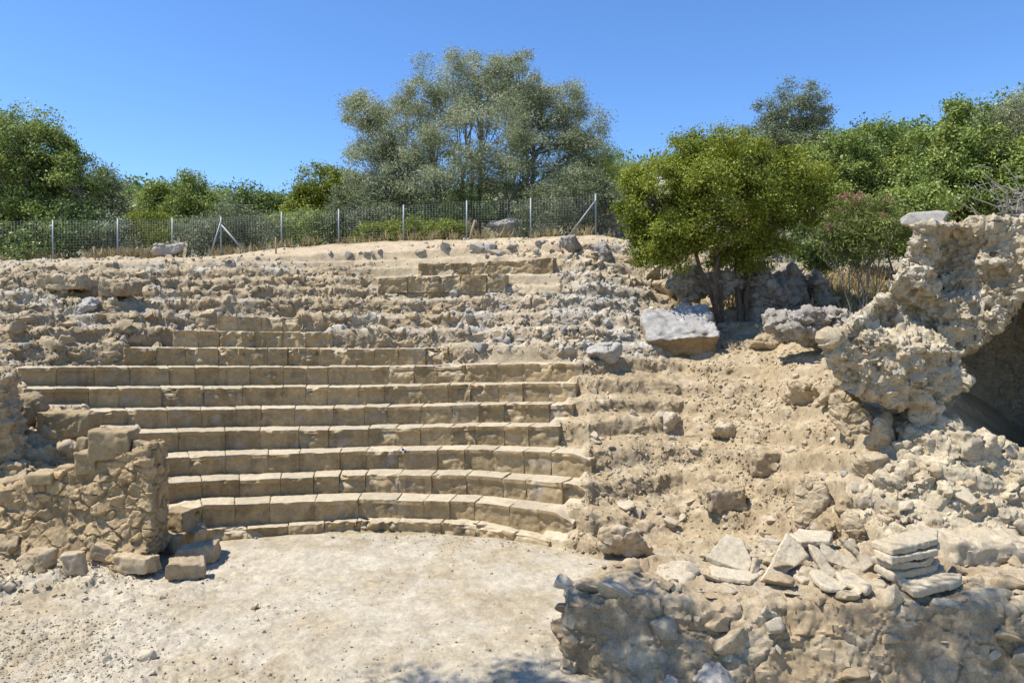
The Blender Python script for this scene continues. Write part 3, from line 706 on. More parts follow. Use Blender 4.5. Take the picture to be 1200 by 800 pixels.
Vv, Fc, cc = studs(Vv, Fc, cc, 270, (.06, .46), 78, Vv[:, 0] < 7, ((.43, .35, .23), (.40, .345, .25), (.35, .27, .165)), .22)
fw = empty('rubble_wall', (3.2, 8.8, 0), 'low broken rubble wall across the lower right, slabs lying along its top', 'wall')
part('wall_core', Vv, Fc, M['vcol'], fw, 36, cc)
lw_ = None
def wall_stone(root, a, b, w, h, Y, m, sd_, tl=(0, 0, 0), depth=.8, kd='rock', nm='wall_stone'):
    if root is lw_: Y = wY(a)+Y-11.3
    c = at(a, b, Y); s = Y/F
    if kd == 'rock':
        Vs, Fs = rockv((w*s, w*s*depth, h*s), sd_, 4, 10, .06, .55, .85)
        if w > 40: Vs, Fs = remesh(Vs, Fs, .016, 2); Vs = Vs+vnormals(Vs, Fs)*(.03*fbm(Vs+sd_, 3, 5, sd_)+.010*fbm(Vs+sd_, 13, 4, sd_))[:, None]
    else: Vs, Fs = block_verts((w*s, w*s*depth, h*s), sd_, .025, .03)
    part(nm, Vs@rot(*[R(t) for t in tl]).T+c, Fs, M[m], root)
for q in [(684, 752, 50, 112, 8.22, 'tan', 51, (0, 3, 20), .8, 'rock'), (737, 738, 66, 56, 8.12, 'tan', 52, (0, 0, 0), .7, 'rock'), (768, 703, 24, 22, 8.2, 'tan', 53, (0, 20, 0), .9, 'rock'),
          (1022, 716, 56, 42, 7.95, 'pale', 54, (0, 0, 10), .8, 'rock'), (1118, 724, 62, 44, 7.9, 'pale', 55, (0, 6, 0), .7, 'rock'), (905, 738, 60, 50, 7.98, 'tan', 56, (0, 0, 0), .5, 'rock'),
          (830, 735, 52, 40, 8.02, 'tan', 57, (0, 8, 0), .5, 'rock'), (965, 765, 58, 44, 7.95, 'tan', 58, (0, 0, 0), .5, 'rock'), (1080, 775, 70, 48, 7.9, 'tan', 59, (0, -5, 0), .5, 'rock'),
          (795, 672, 60, 18, 8.75, 'pale', 60, (0, 0, 20), 1., 'rock'), (850, 690, 34, 12, 8.3, 'tan', 61, (0, 0, 0), 1., 'rock'), (1165, 702, 60, 26, 8.0, 'pale', 62, (0, 0, 0), .8, 'rock'), (885, 775, 44, 40, 7.98, 'tan', 63, (0, 0, 0), .5, 'rock')]:
    wall_stone(fw, *q)
boulder('boulder', 846, 834, 66, 46, M['grey'], 'blue-grey stone in shade at the bottom edge in front of the low wall', seed=64, Y=7.3, sink=.05)
boulder('boulder', 782, 836, 52, 44, M['grey'], 'flat dull stone in shade at the bottom edge, left of the blue-grey one', seed=65, Y=7.3, sink=.05)

# --- rubble wall at the left, dressed blocks along its top
wallp = [(-110, 578), (0, 576), (40, 561), (85, 552), (110, 537), (150, 532), (172, 524), (178, 600), (176, 655), (100, 668), (-110, 700)]
wY = lambda q: 11.85-.65*(q+110)/300.
Vv, Fc = prism(np.array([at(a, b, wY(a)) for a, b in wallp]), np.array([-.1, .75, 0]))
def lw_shape(V):
    V = V.copy(); low = sst(.9, -.1, V[:, 2]); V[:, 1] -= low*.30*(V[:, 1] < 11.55-.18*(V[:, 0]+7))
    return V
Vv, Fc, cc = mass(Vv, Fc, .018, (.03, .018), 701, 4.4, .045, (.85, 1, 1.2), ((.27, .20, .11), (.44, .33, .185), (.42, .30, .16)), .010, .10, lw_shape, 2)
lw = lw_ = empty('rubble_wall', (-6.6, 11.4, 0), 'tan rubble stone wall stub at the left with square blocks on top', 'wall')
part('wall_core', Vv, Fc, M['vcol'], lw, 36, cc)
for q in [(134, 519, 47, 34, 11.45, 'seat', 71, (2, 0, 4), .6, 'block'), (104, 541, 25, 28, 11.4, 'seat', 72, (0, -3, 10), 1., 'block'), (98, 519, 14, 16, 11.8, 'seat', 78, (0, 6, 0), 1., 'block'), (55, 559, 32, 14, 11.4, 'seat', 73, (0, -4, 0), 1., 'block'), (80, 553, 18, 16, 11.45, 'seat', 74, (0, 5, 0), 1., 'block'),
          (15, 578, 32, 18, 11.4, 'seat', 75, (0, 0, 0), 1., 'rock'), (166, 522, 24, 16, 11.5, 'tan', 76, (0, 0, 0), 1., 'rock'), (20, 552, 40, 24, 11.75, 'tan', 77, (0, 10, 0), 1., 'rock')]:
    wall_stone(lw, *q, nm='coping_block' if q[-1] == 'block' else 'wall_stone')
# pier at the left edge, face turned from the sun
P = [at(-150, 432, 11.6), at(-12, 437, 12.3), at(4, 446, 12.4), at(2, 474, 12.35), at(12, 508, 12.4), at(28, 552, 12.45), at(-140, 575, 11.6)]
Vv, Fc = prism(np.array(P), np.array([-.35, .9, 0]))
Vv, Fc, cc = mass(Vv, Fc, .025, (.05, .05), 751, 4., .05, (1, 1, 1.3), ((.35, .27, .16), (.40, .31, .19), (.40, .33, .23)), .03, .4)
whole('masonry_pier', Vv, Fc, M['vcol'], 'dark rubble masonry pier cut by the left edge of the photo', 'pier', col=cc)
for (a, b, w, h, m, lab, sd_, tl, kd) in [
  (73, 509, 58, 28, 'seat', 'big tilted sandstone block at the left end of the sixth seat row', 81, (0, 4, 6), 'block'),
  (52, 517, 24, 18, 'tan', 'rounded tan stone beneath the big tilted block, right of the dark pier', 82, (0, 0, 0), 'rock'),
  (30, 495, 36, 40, 'tan', 'tan rubble lump beside the dark pier at the left edge', 83, (0, 0, 0), 'rock'),
  (80, 536, 44, 14, 'tan', 'flat tan stone on the fill behind the left wall top', 84, (0, -6, 0), 'rock'),
  (207, 622, 32, 26, 'seat', 'shaded sandstone block beside the left end of the lowest full row', 85, (0, 0, -22), 'block'),
  (193, 648, 34, 20, 'seat', 'rectangular block lying against the foot of the left wall', 86, (0, 3, -14), 'block'),
  (222, 636, 28, 14, 'seat', 'small shaded block between the kerb end and the left wall', 87, (0, 0, -20), 'block'),
  (84, 674, 25, 29, 'tan', 'squarish upright block at the foot of the left wall', 88, (0, -4, 12), 'block'),
  (118, 660, 28, 20, 'tan', 'dark leaning block at the foot of the left wall, right of the upright one', 89, (0, 22, 10), 'block'),
  (155, 673, 47, 20, 'tan', 'long loose sandstone block on the floor, leftmost of three', 90, (0, 3, -12), 'block'),
  (229, 662, 44, 21, 'tan', 'loose sandstone block on the floor, nearest to the kerb of three', 91, (0, -3, 6), 'block'),
  (214, 680, 43, 19, 'tan', 'loose wedge-topped sandstone block, front one of three on the floor', 92, (8, 6, 24), 'block'),
  (38, 672, 50, 26, 'tan', 'rough stone at the foot of the left wall near the left edge', 93, (0, 6, 0), 'rock'),
  (10, 655, 44, 22, 'tan', 'rough stone at the foot of the left wall against the left edge', 94, (0, -6, 0), 'rock')]:
    boulder('stone_block' if kd == 'block' else 'boulder', a, b, w, h, M[m], lab, 'stone block' if kd == 'block' else 'boulder', seed=sd_, tilt=tl, kind=kd, sink=.13, depth=.62, wear=.03)

# --- big weathered block on the slope: grey upper face, tan broken underside
c = ground_hit(800, 419)
Vv, Fc = block_verts((1.78, 1.5, .62), 95, .05, .045, 1.3)
Vv = Vv@rot(R(36), R(-3), R(-4)).T
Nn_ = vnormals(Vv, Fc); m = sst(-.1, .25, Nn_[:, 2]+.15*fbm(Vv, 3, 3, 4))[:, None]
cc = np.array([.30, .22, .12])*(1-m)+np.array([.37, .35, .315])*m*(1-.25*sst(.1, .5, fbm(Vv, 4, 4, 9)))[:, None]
Vv = Vv+Nn_*(.05*fbm(Vv, 3, 5, 12))[:, None]
Vv[:, 2] -= Vv[:, 2].min()+.05
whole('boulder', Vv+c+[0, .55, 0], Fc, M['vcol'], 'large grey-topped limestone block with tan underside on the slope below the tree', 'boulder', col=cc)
for (a, b, w, h, m, lab, sd_, Yv) in [
  (703, 424, 52, 24, 'grey', 'flat blue-grey stone below the rubble, left of the large grey-topped block', 96, None),
  (735, 654, 66, 34, 'tan', 'half-buried orange-tan boulder at the edge of the floor', 97, None),
  (784, 507, 34, 22, 'pale', 'pale angular stone on the earth slope right of the long rows', 98, None),
  (856, 517, 34, 20, 'tan', 'brown stone in the loose spill halfway up the earth slope', 99, None),
  (902, 556, 44, 26, 'tan', 'dark angular rock in the earth bank left of the vault', 100, None),
  (850, 598, 48, 26, 'tan', 'shadowed crumbly rock low in the earth bank above the slabs', 101, None),
  (941, 480, 48, 34, 'tan', 'large tan rock in the earth bank beside the vault, upper one', 102, None),
  (985, 470, 40, 34, 'tan', 'tan rock tucked against the left foot of the vault', 103, None),
  (955, 612, 44, 50, 'tan', 'smooth tan hump of hard earth above the leaning slabs', 104, None),
  (762, 328, 30, 22, 'pale', 'rounded pale stone left of the tree, beside the large grey-topped block', 105, None),
  (785, 348, 40, 22, 'tan', 'tan stone above the large grey-topped block', 106, None),
  (848, 385, 14, 10, 'grey', 'small grey stone right of the large grey-topped block', 107, None),
  (925, 402, 40, 36, 'grey', 'weathered grey rock at the left end of the low outcrop', 111, None),
  (900, 410, 46, 20, 'tan', 'broken brown layered rock below the grey outcrop', 112, None),
  (600, 282, 58, 30, 'grey', 'pointed pale grey rock behind the wire fence', 113, 30.),
  (670, 297, 36, 22, 'grey', 'grey jagged rock on the terrace at the fence corner', 114, None),
  (708, 306, 34, 26, 'grey', 'dark grey jagged rock at the top right of the rubble', 115, None),
  (196, 300, 40, 15, 'grey', 'pale grey boulder on the terrace near the fence at left', 116, None),
  (70, 344, 52, 18, 'tan', 'long brown ledge rock near the left edge at the top of the ruins', 117, None),
  (95, 368, 32, 20, 'grey', 'grey stone standing out on the upper left ledges', 119, None),
  (135, 348, 36, 15, 'tan', 'brown ledge rock right of the long brown one', 120, None),
  (560, 298, 22, 18, 'grey', 'grey stone on the terrace edge below the leaning stake', 121, None),
  (576, 298, 24, 16, 'grey', 'dark grey stone right beside the stone below the leaning stake', 122, None)]:
    boulder('boulder', a, b, w, h, M[m], lab, seed=sd_, Y=Yv, sink=.22, rough=.11 if m == 'grey' else .08, cuts=14, kind='block' if sd_ in (117, 118, 120, 101, 100) else 'rock', wear=.07)

for (a, b, w, h, dep, lab, sd_, Yv) in [(925, 364, 78, 62, .9, 'dark grey limestone outcrop right of the carob tree trunks', 108, 21.), (888, 348, 70, 46, .8, 'limestone outcrop in shade directly behind the carob trunks', 109, 21.8),
                           (960, 398, 110, 40, .6, 'low pale grey outcrop sloping up to the vault', 110, 16.5), (722, 278, 62, 52, .8, 'pale grey crag behind the right end of the fence', 124, 31.), (828, 345, 60, 34, .9, 'grey rock in the shade left of the carob trunks', 125, 20.6)]:
    c = at(a, b, Yv); s = Yv/F; mb = MB(); r = np.random.default_rng(sd_)
    for k in range(5):
        Vr, Fr = rockv((w*s*r.uniform(.4, .65), w*s*dep*.6, h*s*r.uniform(.7, 1.15)), sd_*9+k, 3, 12, .05); mb.add(Vr+[(k-2)*.2*w*s, r.uniform(-.2, .25)*w*s*dep, h*s*r.uniform(.28, .45)], Fr)
    Vv, Fc = mb.get(); Vv, Fc, cc = mass(Vv, Fc, .033, (.06, .06), sd_, 2.0, .07, (1, 1, 1.6), ((.29, .262, .215), (.35, .32, .275), (.33, .28, .20)), .03, .3, None, 0, .10, .04, .05)
    Vv, Fc, cc = studs(Vv, Fc, cc, 26, (.10, .40), sd_, None, ((.35, .32, .27), (.30, .275, .23)), .30)
    whole('rock_outcrop', Vv+c, Fc, M['vcol'], lab, 'rock outcrop', col=cc, smooth=34)

# --- two-course retaining wall at the top of the slope
rw = empty('retaining_wall', tuple(at(570, 338, 22.2)), 'short curved retaining wall of two block courses at the top of the slope', 'wall')
for (r_, a, b, pt, pb, n, sd_) in [(15.75, 490, 648, [(490, 309), (600, 306), (648, 301)], [(490, 322), (648, 321)], 7, 1), (15.25, 443, 592, [(443, 325), (592, 321)], [(443, 341), (592, 339)], 6, 2)]:
    hits = np.array([ground_hit(q, np.interp(q, [x for x, _ in pb], [y for _, y in pb])) for q in np.linspace(a, b, 12)]); r_ = float(np.median(np.hypot(hits[:, 0]-ACX, hits[:, 1]-ACY)))-.12+(.10 if sd_ == 1 else 0)
    rk = np.random.default_rng(800+sd_); w = rk.uniform(.7, 1.4, n); t0, t1 = theta(a, r_), theta(b, r_); cuts = t0+(t1-t0)*np.concatenate([[0], np.cumsum(w)/w.sum()])
    for i in range(n):
        zz = []
        for th in (cuts[i], cuts[i+1]):
            x = ACX+r_*math.sin(th); y = ACY+r_*math.cos(th); p = CX+F*x/y
            zz.append([EYE-(np.interp(p, [q for q, _ in A], [q for _, q in A])-HY)/F*y for A in (pb, pt)])
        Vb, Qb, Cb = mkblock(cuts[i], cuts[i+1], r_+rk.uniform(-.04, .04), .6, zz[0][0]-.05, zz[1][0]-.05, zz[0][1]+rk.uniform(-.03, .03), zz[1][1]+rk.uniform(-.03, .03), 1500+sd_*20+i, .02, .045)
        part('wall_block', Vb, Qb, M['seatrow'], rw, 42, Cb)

# --- thin slabs stacked on the foreground wall
def slab(pts, th, label, seed, nrm=None, group=None):
    """pts: world polygon of the upper face; th thickness"""
    P = np.array(pts, float); c = P.mean(0); u, s, vt = np.linalg.svd(P-c); n = vt[2]
    if n[1] > 0 and abs(n[1]) > abs(n[2]) or (abs(n[2]) >= abs(n[1]) and n[2] < 0): n = -n
    P = P-np.outer((P-c)@n, n)
    V, Fc = prism(P, -n*th)
    V, Fc = remesh(V, Fc, .0135, 2)
    N = vnormals(V, Fc); V = V+N*(.020*fbm(V+seed, 3.5, 4, seed)+.009*fbm(V+seed, 13, 4, seed+1))[:, None]
    return whole('stone_slab', V, Fc, M['slab'], label, 'stone slab', group)
def zp(zx, zy): return 780+zx/3., 590+zy/3.
def sl_flat(zpts, z, th, label, seed, tilt=0.):
    c = np.mean(zpts, 0); slab([atz(*zp(a, b), z+tilt*(a-c[0])/300.) for a, b in zpts], th, label, seed)
def sl_lean(zpts, Yb, lean, th, label, seed, roll=0.):
    """lean: metres further away per metre up; roll: metres further per metre to the right"""
    c = np.mean(zpts, 0); ymax = max(b for _, b in zpts)
    slab([at(*zp(a, b), Yb+lean*(ymax-b)/3./98.+roll*(a-c[0])/3./98.) for a, b in zpts], th, label, seed)
sl_flat([(155, 222), (160, 250), (300, 268), (345, 240), (330, 205), (230, 195)], .93, .07, 'pale slab lying flat beneath the large tilted slab at the left of the pile', 401)
sl_lean([(143, 183), (215, 103), (272, 122), (308, 205), (292, 238), (220, 215)], 8.55, 1.6, .07, 'large pale slab tilted back on another, leftmost of the pile', 402)
sl_lean([(297, 262), (318, 190), (342, 192), (322, 268)], 8.5, .4, .06, 'narrow slab on edge between the leftmost slab and the triangular one', 403, .6)
sl_lean([(430, 98), (502, 182), (378, 287), (338, 266)], 8.35, .75, .07, 'pale triangular slab leaning at the front, its point upward', 404, .25)
sl_flat([(436, 108), (470, 84), (585, 100), (580, 128), (475, 132)], 1.10, .07, 'slab lying flat at the back, top of the leaning pile', 405)
sl_flat([(440, 245), (520, 215), (560, 250), (480, 272)], .93, .06, 'shaded slab lying low in the gap behind the triangular one', 413)
sl_lean([(500, 142), (532, 150), (602, 250), (588, 274), (560, 252)], 8.45, .6, .06, 'narrow slab leaning diagonally across the middle of the pile', 406, -.1)
sl_lean([(545, 130), (640, 180), (720, 228), (708, 248), (600, 212), (543, 192)], 8.6, .9, .075, 'broad slab tilted down to the right across the middle of the pile', 407, .1)
sl_lean([(612, 118), (640, 124), (722, 205), (700, 215)], 8.85, .6, .06, 'thin slab leaning behind the broad tilted one, right end of the leaning pile', 408, .2)
sl_flat([(508, 240), (525, 228), (640, 285), (625, 302), (545, 285)], .97, .06, 'long dark-edged slab at the foot of the pile, front left', 409, -.05)
sl_flat([(598, 240), (640, 226), (722, 282), (705, 300), (625, 275)], .98, .06, 'flat slab at the foot of the pile, below the broad tilted one', 410, -.05)
sl_flat([(722, 250), (760, 236), (800, 272), (770, 288), (730, 280)], .93, .06, 'small slab between the leaning pile and the neat stack', 411)
stk = ['topmost broad slab of the neat stack at the right', 'second slab from the top of the neat stack', 'third slab from the top of the neat stack', 'fourth slab from the top of the neat stack', 'lowest slab of the neat stack, mostly hidden beneath the others']
shp = [[(725, 132), (830, 100), (955, 92), (957, 122), (800, 160)], [(730, 158), (840, 140), (962, 132), (962, 160), (795, 192)], [(722, 182), (830, 165), (940, 170), (920, 200), (790, 210)], [(735, 212), (850, 190), (960, 190), (955, 215), (800, 248)], [(760, 235), (860, 220), (980, 212), (985, 238), (850, 262)]]
for i in range(5):
    sl_flat(shp[i], 1.36-.092*i, .078, stk[i], 420+i, .02*(-1)**i)
sl_flat([(800, 252), (870, 236), (1040, 243), (1032, 268), (872, 308)], 1.0, .085, 'large cream slab lying flat in front of the neat stack', 430, .03)

# --- loose stones one could count
def scatter(n, box, sizes, mat, label, cat, group, seed, keep=None, flat=.75, name='loose_stone', rough=.08, cuts=12, sub=3):
    r = np.random.default_rng(seed); protos = []
    for k in range(6):
        Vp, Fp = rock_verts(sub, seed*10+k, cuts, .45, .8, rough, 5); Vp = Vp/np.abs(Vp).max(0)*[.5, .42, .5*flat]
        me = mesh_np(name, Vp, Fp, 38); me.materials.append(mat); protos.append(me)
    done = 0; tries = 0
    while done < n and tries < n*30:
        tries += 1
        a = r.uniform(box[0], box[1]); b = r.uniform(box[2], box[3])
        if keep is not None and not keep(a, b): continue
        g = ground_hit(a, b)
        s = sizes[0]*(sizes[1]/sizes[0])**(r.random()**1.7)
        o = bpy.data.objects.new(name, protos[done % 6]); COL.objects.link(o)
        o.scale = (s*r.uniform(.85, 1.25), s*r.uniform(.8, 1.2), s*r.uniform(.7, 1.05)); o.rotation_euler = (r.normal()*.25, r.normal()*.25, r.uniform(0, 6.28))
        o.location = (g[0], g[1], g[2]+s*flat*.16)
        tag(o, label, cat, group); done += 1
def not_seat(a, b):
    for k, (p, q) in enumerate(SEATS):
        t = np.interp(a, [x for x, _ in PYS[k]], [y for _, y in PYS[k]])
        if p-6 < a < q+6 and t-10 < b < t+20: return False
    return True
scatter(70, (0, 470, 318, 424), (.12, .42), M['tan'], 'tan rubble stone among the collapsed ledges above the left seat rows', 'stone', 'tan rubble stones on the upper left ledges', 61, lambda a, b: not_seat(a, b) and not (a > 440 and 300 < b < 342))
scatter(78, (500, 765, 302, 420), (.12, .40), M['grey'], 'grey limestone rubble on the slope right of centre below the fence', 'stone', 'grey rubble stones on the right slope', 62, lambda a, b: not_seat(a, b) and not (b < 342 and a < 655) and not (a > 745 and b > 340))
scatter(64, (690, 985, 425, 640), (.08, .36), M['pale'], 'small pale stone on the bare earth bank between seats and vault', 'stone', 'pale stones on the earth bank', 63, lambda a, b: not (a > 940 and b > 560))
scatter(26, (90, 690, 284, 304), (.16, .45), M['grey'], 'grey stone on the dirt terrace just below the fence', 'stone', 'grey stones along the terrace below the fence', 64, lambda a, b: b > np.interp(a, FENCE_PY_X, FENCE_PY_Y)+3)
scatter(16, (10, 330, 690, 790), (.06, .22), M['pale'], 'small pale stone on the floor at the lower left', 'stone', 'small stones on the floor at lower left', 65)
scatter(9, (380, 640, 640, 780), (.04, .11), M['tan'], 'small brown stone lying alone on the pale theatre floor', 'stone', 'small stones on the theatre floor', 66)
scatter(20, (1000, 1195, 500, 655), (.10, .34), M['pale'], 'cream stone in the rocky slope under the vault', 'stone', 'cream stones below the vault', 67)

# --- gravel, chips and earth crumbs nobody could count
def stuff(name, weight, n, sizes, mat, label, seed, sub=1, tone=None):
    r = np.random.default_rng(seed); p = weight/weight.sum()
    idx = r.choice(len(p), n, p=p); base = V_T[idx]+r.normal(size=(n, 3))*[.015, .012, .0]
    protos = [rock_verts(sub, seed*7+k, 7, .5, .85, .0) for k in range(10)]; Fc = None
    s = sizes[0]*(sizes[1]/sizes[0])**(r.random(n)**2.2)
    pk = r.integers(0, 10, n); sc = s[:, None]*r.uniform(.6, 1.3, (n, 3))*[.5, .5, .42]; a = r.uniform(0, 6.28, n); tl = r.normal(size=(n, 2))*.35
    tone_k = 1+.28*r.normal(size=(n, 1)).clip(-1.5, 1.5); Vs, Fs, own, off = [], [], [], 0
    for q in range(10):
        w = np.where(pk == q)[0]; Vp, Fp = protos[q]
        if not len(w): continue
        P = Vp[None]*sc[w][:, None, :]; c_, s_ = np.cos(a[w])[:, None], np.sin(a[w])[:, None]
        x = P[..., 0]*c_-P[..., 1]*s_; y = P[..., 0]*s_+P[..., 1]*c_; z = P[..., 2]+x*tl[w][:, :1]+y*tl[w][:, 1:]
        P = np.stack([x, y, z], -1)+base[w][:, None, :]+np.array([0, 0, 1])*(s[w]*.12)[:, None, None]
        Vs.append(P.reshape(-1, 3)); Fs.append((Fp[None]+np.arange(len(w))[:, None, None]*len(Vp)).reshape(-1, 3)+off); off += P.shape[0]*P.shape[1]; own.append(np.repeat(w, len(Vp)))
    own = np.concatenate(own); cl = np.clip(col_T[idx]*tone_k, .05, .62)[own]
    if tone is not None:
        k = (r.random((n, 1)) < tone[1])[own]; cl = np.where(k, cl*.35+np.array(tone[0])*.65, cl)
    whole(name, np.vstack(Vs), np.vstack(Fs), mat, label, None, None, 'stuff', smooth=False, col=cl, origin=np.zeros(3))
V_T = V_ground; col_T = col_ground
infr = (np.abs((px-600)/600) < 1.12).astype(float)
stuff('rubble', infr*(rub*1.0+grey*1.1+leftfill*.8+top*.15+gully*.5+rightrock*.4)*yy*(.35+.9*sst(-.1, .45, fbm(V_T, 1.3, 3, 15))), 7000, (.045, .20), M['ground'], 'mixed rubble chips covering the collapsed ledges', 71, 2, ((.42, .40, .37), .25))
stuff('earth_crumbs', infr*(earth+gully*.3+fgr*.8+.10*floor*(1-sst(0, .8, Y0-yy)))*yy*(.2+sst(-.2, .4, fbm(V_T, 1.1, 3, 16))), 11000, (.018, .12), M['ground'], 'crumbs of earth and stone chips over the bare bank', 72, 1, ((.45, .38, .27), .2))
stuff('gravel', infr*(floor*(.12+fg*1.3+.6*sst(1.2, 0, Y0-yy)*(px > 420))*(px < 1000)+seat*.22)*(.3+sst(-.2, .5, fbm(V_T, .7, 3, 5))), 22000, (.008, .055), M['ground'], 'gravel and stone chips on the theatre floor and steps', 73, 1, ((.36, .31, .23), .25))

# --- survey targets
def target(px_, py_, Y):
    c = at(px_, py_, Y); h = .045; root = empty('survey_marker', tuple(c), 'tiny black and white checkered survey target on the stone %s' % ('face of a middle seat row' if px_ < 600 else 'beside the carob tree foot'), 'survey marker')
    V, Q = grid_box(2, 1, 2); V = (V-.5)*[2*h, .012, 2*h]
    pl = part('plate', V+c, Q, M['white'], root, False)
    for sx, sz in ((-1, 1), (1, -1)):
        V, Q = grid_box(1, 1, 1); V = (V-.5)*[h*.96, .004, h*.96]+[sx*h*.5, -.0085, sz*h*.5]
        o = part('dark_square', V+c, Q, M['black'], root, False); o.parent = pl
M['white'] = plain_mat('white_paint', (.8, .8, .8), .6, 0, .03); M['black'] = plain_mat('black_paint', (.02, .02, .02), .6, 0, .1)
target(473.5, 527.5, float(arc_Y(473.5, RK[3]))-.075)
target(893, 363, ground_hit(893, 366)[1]-.1)
# ------------------------------------------------------------------ wire fence
FX = [-230, -160, -88, -14, 62, 138, 202, 259, 330, 397, 473, 547, 622, 698]
def fence_pt(p):
    x = (p-CX)/F*FY; return np.array([x, FY, EYE-(np.interp(p, FENCE_PY_X, FENCE_PY_Y)-HY)/F*FY])
fe = empty('wire_fence', tuple(fence_pt(259)), 'long wire mesh fence on thin galvanised posts along the top of the slope', 'fence')
HTOP = [258, 258, 258, 258, 258, 256, 255, 254, 248, 245, 240, 235, 232, 227]
tops = []
for p, t in zip(FX, HTOP):
    b = fence_pt(p); top_ = at(p, t, FY); tops.append(top_)
    m_ = MB().tube([b-[0, 0, .25], top_], [.032, .032], 8); m_.tube([top_, top_+[0, 0, .012]], [.036, .03], 8)
    part('post', *m_.get(), M['steel'], fe)
for (p, t, q, qb) in [(259, 259, 245, 302), (259, 263, 293, 300), (698, 235, 667, 274)]:
    a = at(p, t, FY-.04); b = at(q, qb+2, FY-.15)
    part('brace', *MB().tube([a, b], [.03, .03], 8).get(), M['steel'], fe)
for i in range(len(FX)-1):
    mw = MB(); b0, b1, t0_, t1_ = fence_pt(FX[i]), fence_pt(FX[i+1]), tops[i], tops[i+1]
    n = 22; m = 15
    for k in range(1, n):
        f = k/n; a = b0+(b1-b0)*f; c = t0_+(t1_-t0_)*f-[0, 0, .04]
        mw.tube([a, c], [.002, .002], 3)
    for k in range(m):
        f = (k/(m-1))**.85; a = b0+(t0_-b0)*f*.97; c = b1+(t1_-b1)*f*.97
        mw.tube([a, (a+c)/2-[0, 0, .015], c], [.0022]*3, 3)
    part('mesh_panel', *mw.get(), M['wire'], fe)
for (px_, pb, pt, lean, w, mat, lab, nm, Yv) in [
  (112, 306, 289, -.04, .028, 'wood', 'short wooden stake on the terrace near the left end of the fence', 'wooden_stake', 25.2),
  (323, 312, 278, .0, .03, 'wood', 'thin wooden stake standing on the dirt terrace below the fence brace', 'wooden_stake', 24.2),
  (549, 284, 258, .12, .05, 'wood', 'weathered leaning wooden stake beside a fence post', 'wooden_stake', 26.7),
  (776, 318, 292, .0, .022, 'steel', 'thin metal stake in the slope left of the carob tree', 'metal_stake', 22.5),
  (995, 338, 320, .0, .02, 'steel', 'thin metal stake in dry grass beneath the oleander', 'metal_stake', 23.),
  (1042, 334, 312, .0, .02, 'steel', 'thin metal stake between oleander and vault', 'metal_stake', 22.)]:
    b = at(px_, pb, Yv); t_ = at(px_, pt, Yv)+[lean*2, 0, 0]
    bz = float(ground_z(b[0], b[1])); b[2] = min(b[2], bz); t_[2] = max(t_[2], bz+.4)
    mm = MB().tube([b-[0, 0, .2], (b+t_)/2+[.01, 0, 0], t_], [w*1.1, w, w*.9], 7)
    V_, F_ = mm.get(); whole(nm, V_, F_, M[mat], lab, 'stake')

# ------------------------------------------------------------------ trees and shrubs
def leaves(centers, outward, n_per, spread, L, W, r, up=.35):
    n = len(centers)*n_per
    c = np.repeat(centers, n_per, 0)+r.normal(size=(n, 3))*np.repeat(spread, n_per)[:, None]*[1, 1, .75]
    nrm = np.repeat(outward, n_per, 0)*.7+r.normal(size=(n, 3))*.75+[0, 0, up]
    nrm /= np.linalg.norm(nrm, axis=1, keepdims=True)
    a = np.cross(nrm, r.normal(size=(n, 3))); a /= np.linalg.norm(a, axis=1, keepdims=True)+1e-9
    b = np.cross(nrm, a)
    l = (L*r.uniform(.6, 1.35, n)/2)[:, None]; w = (W*r.uniform(.7, 1.3, n)/2)[:, None]
    V = np.stack([c-a*l, c+b*w-a*l*.1, c+a*l+nrm*l*.25, c-b*w-a*l*.1], 1).reshape(-1, 3)
    return V, np.arange(n*4).reshape(n, 4)
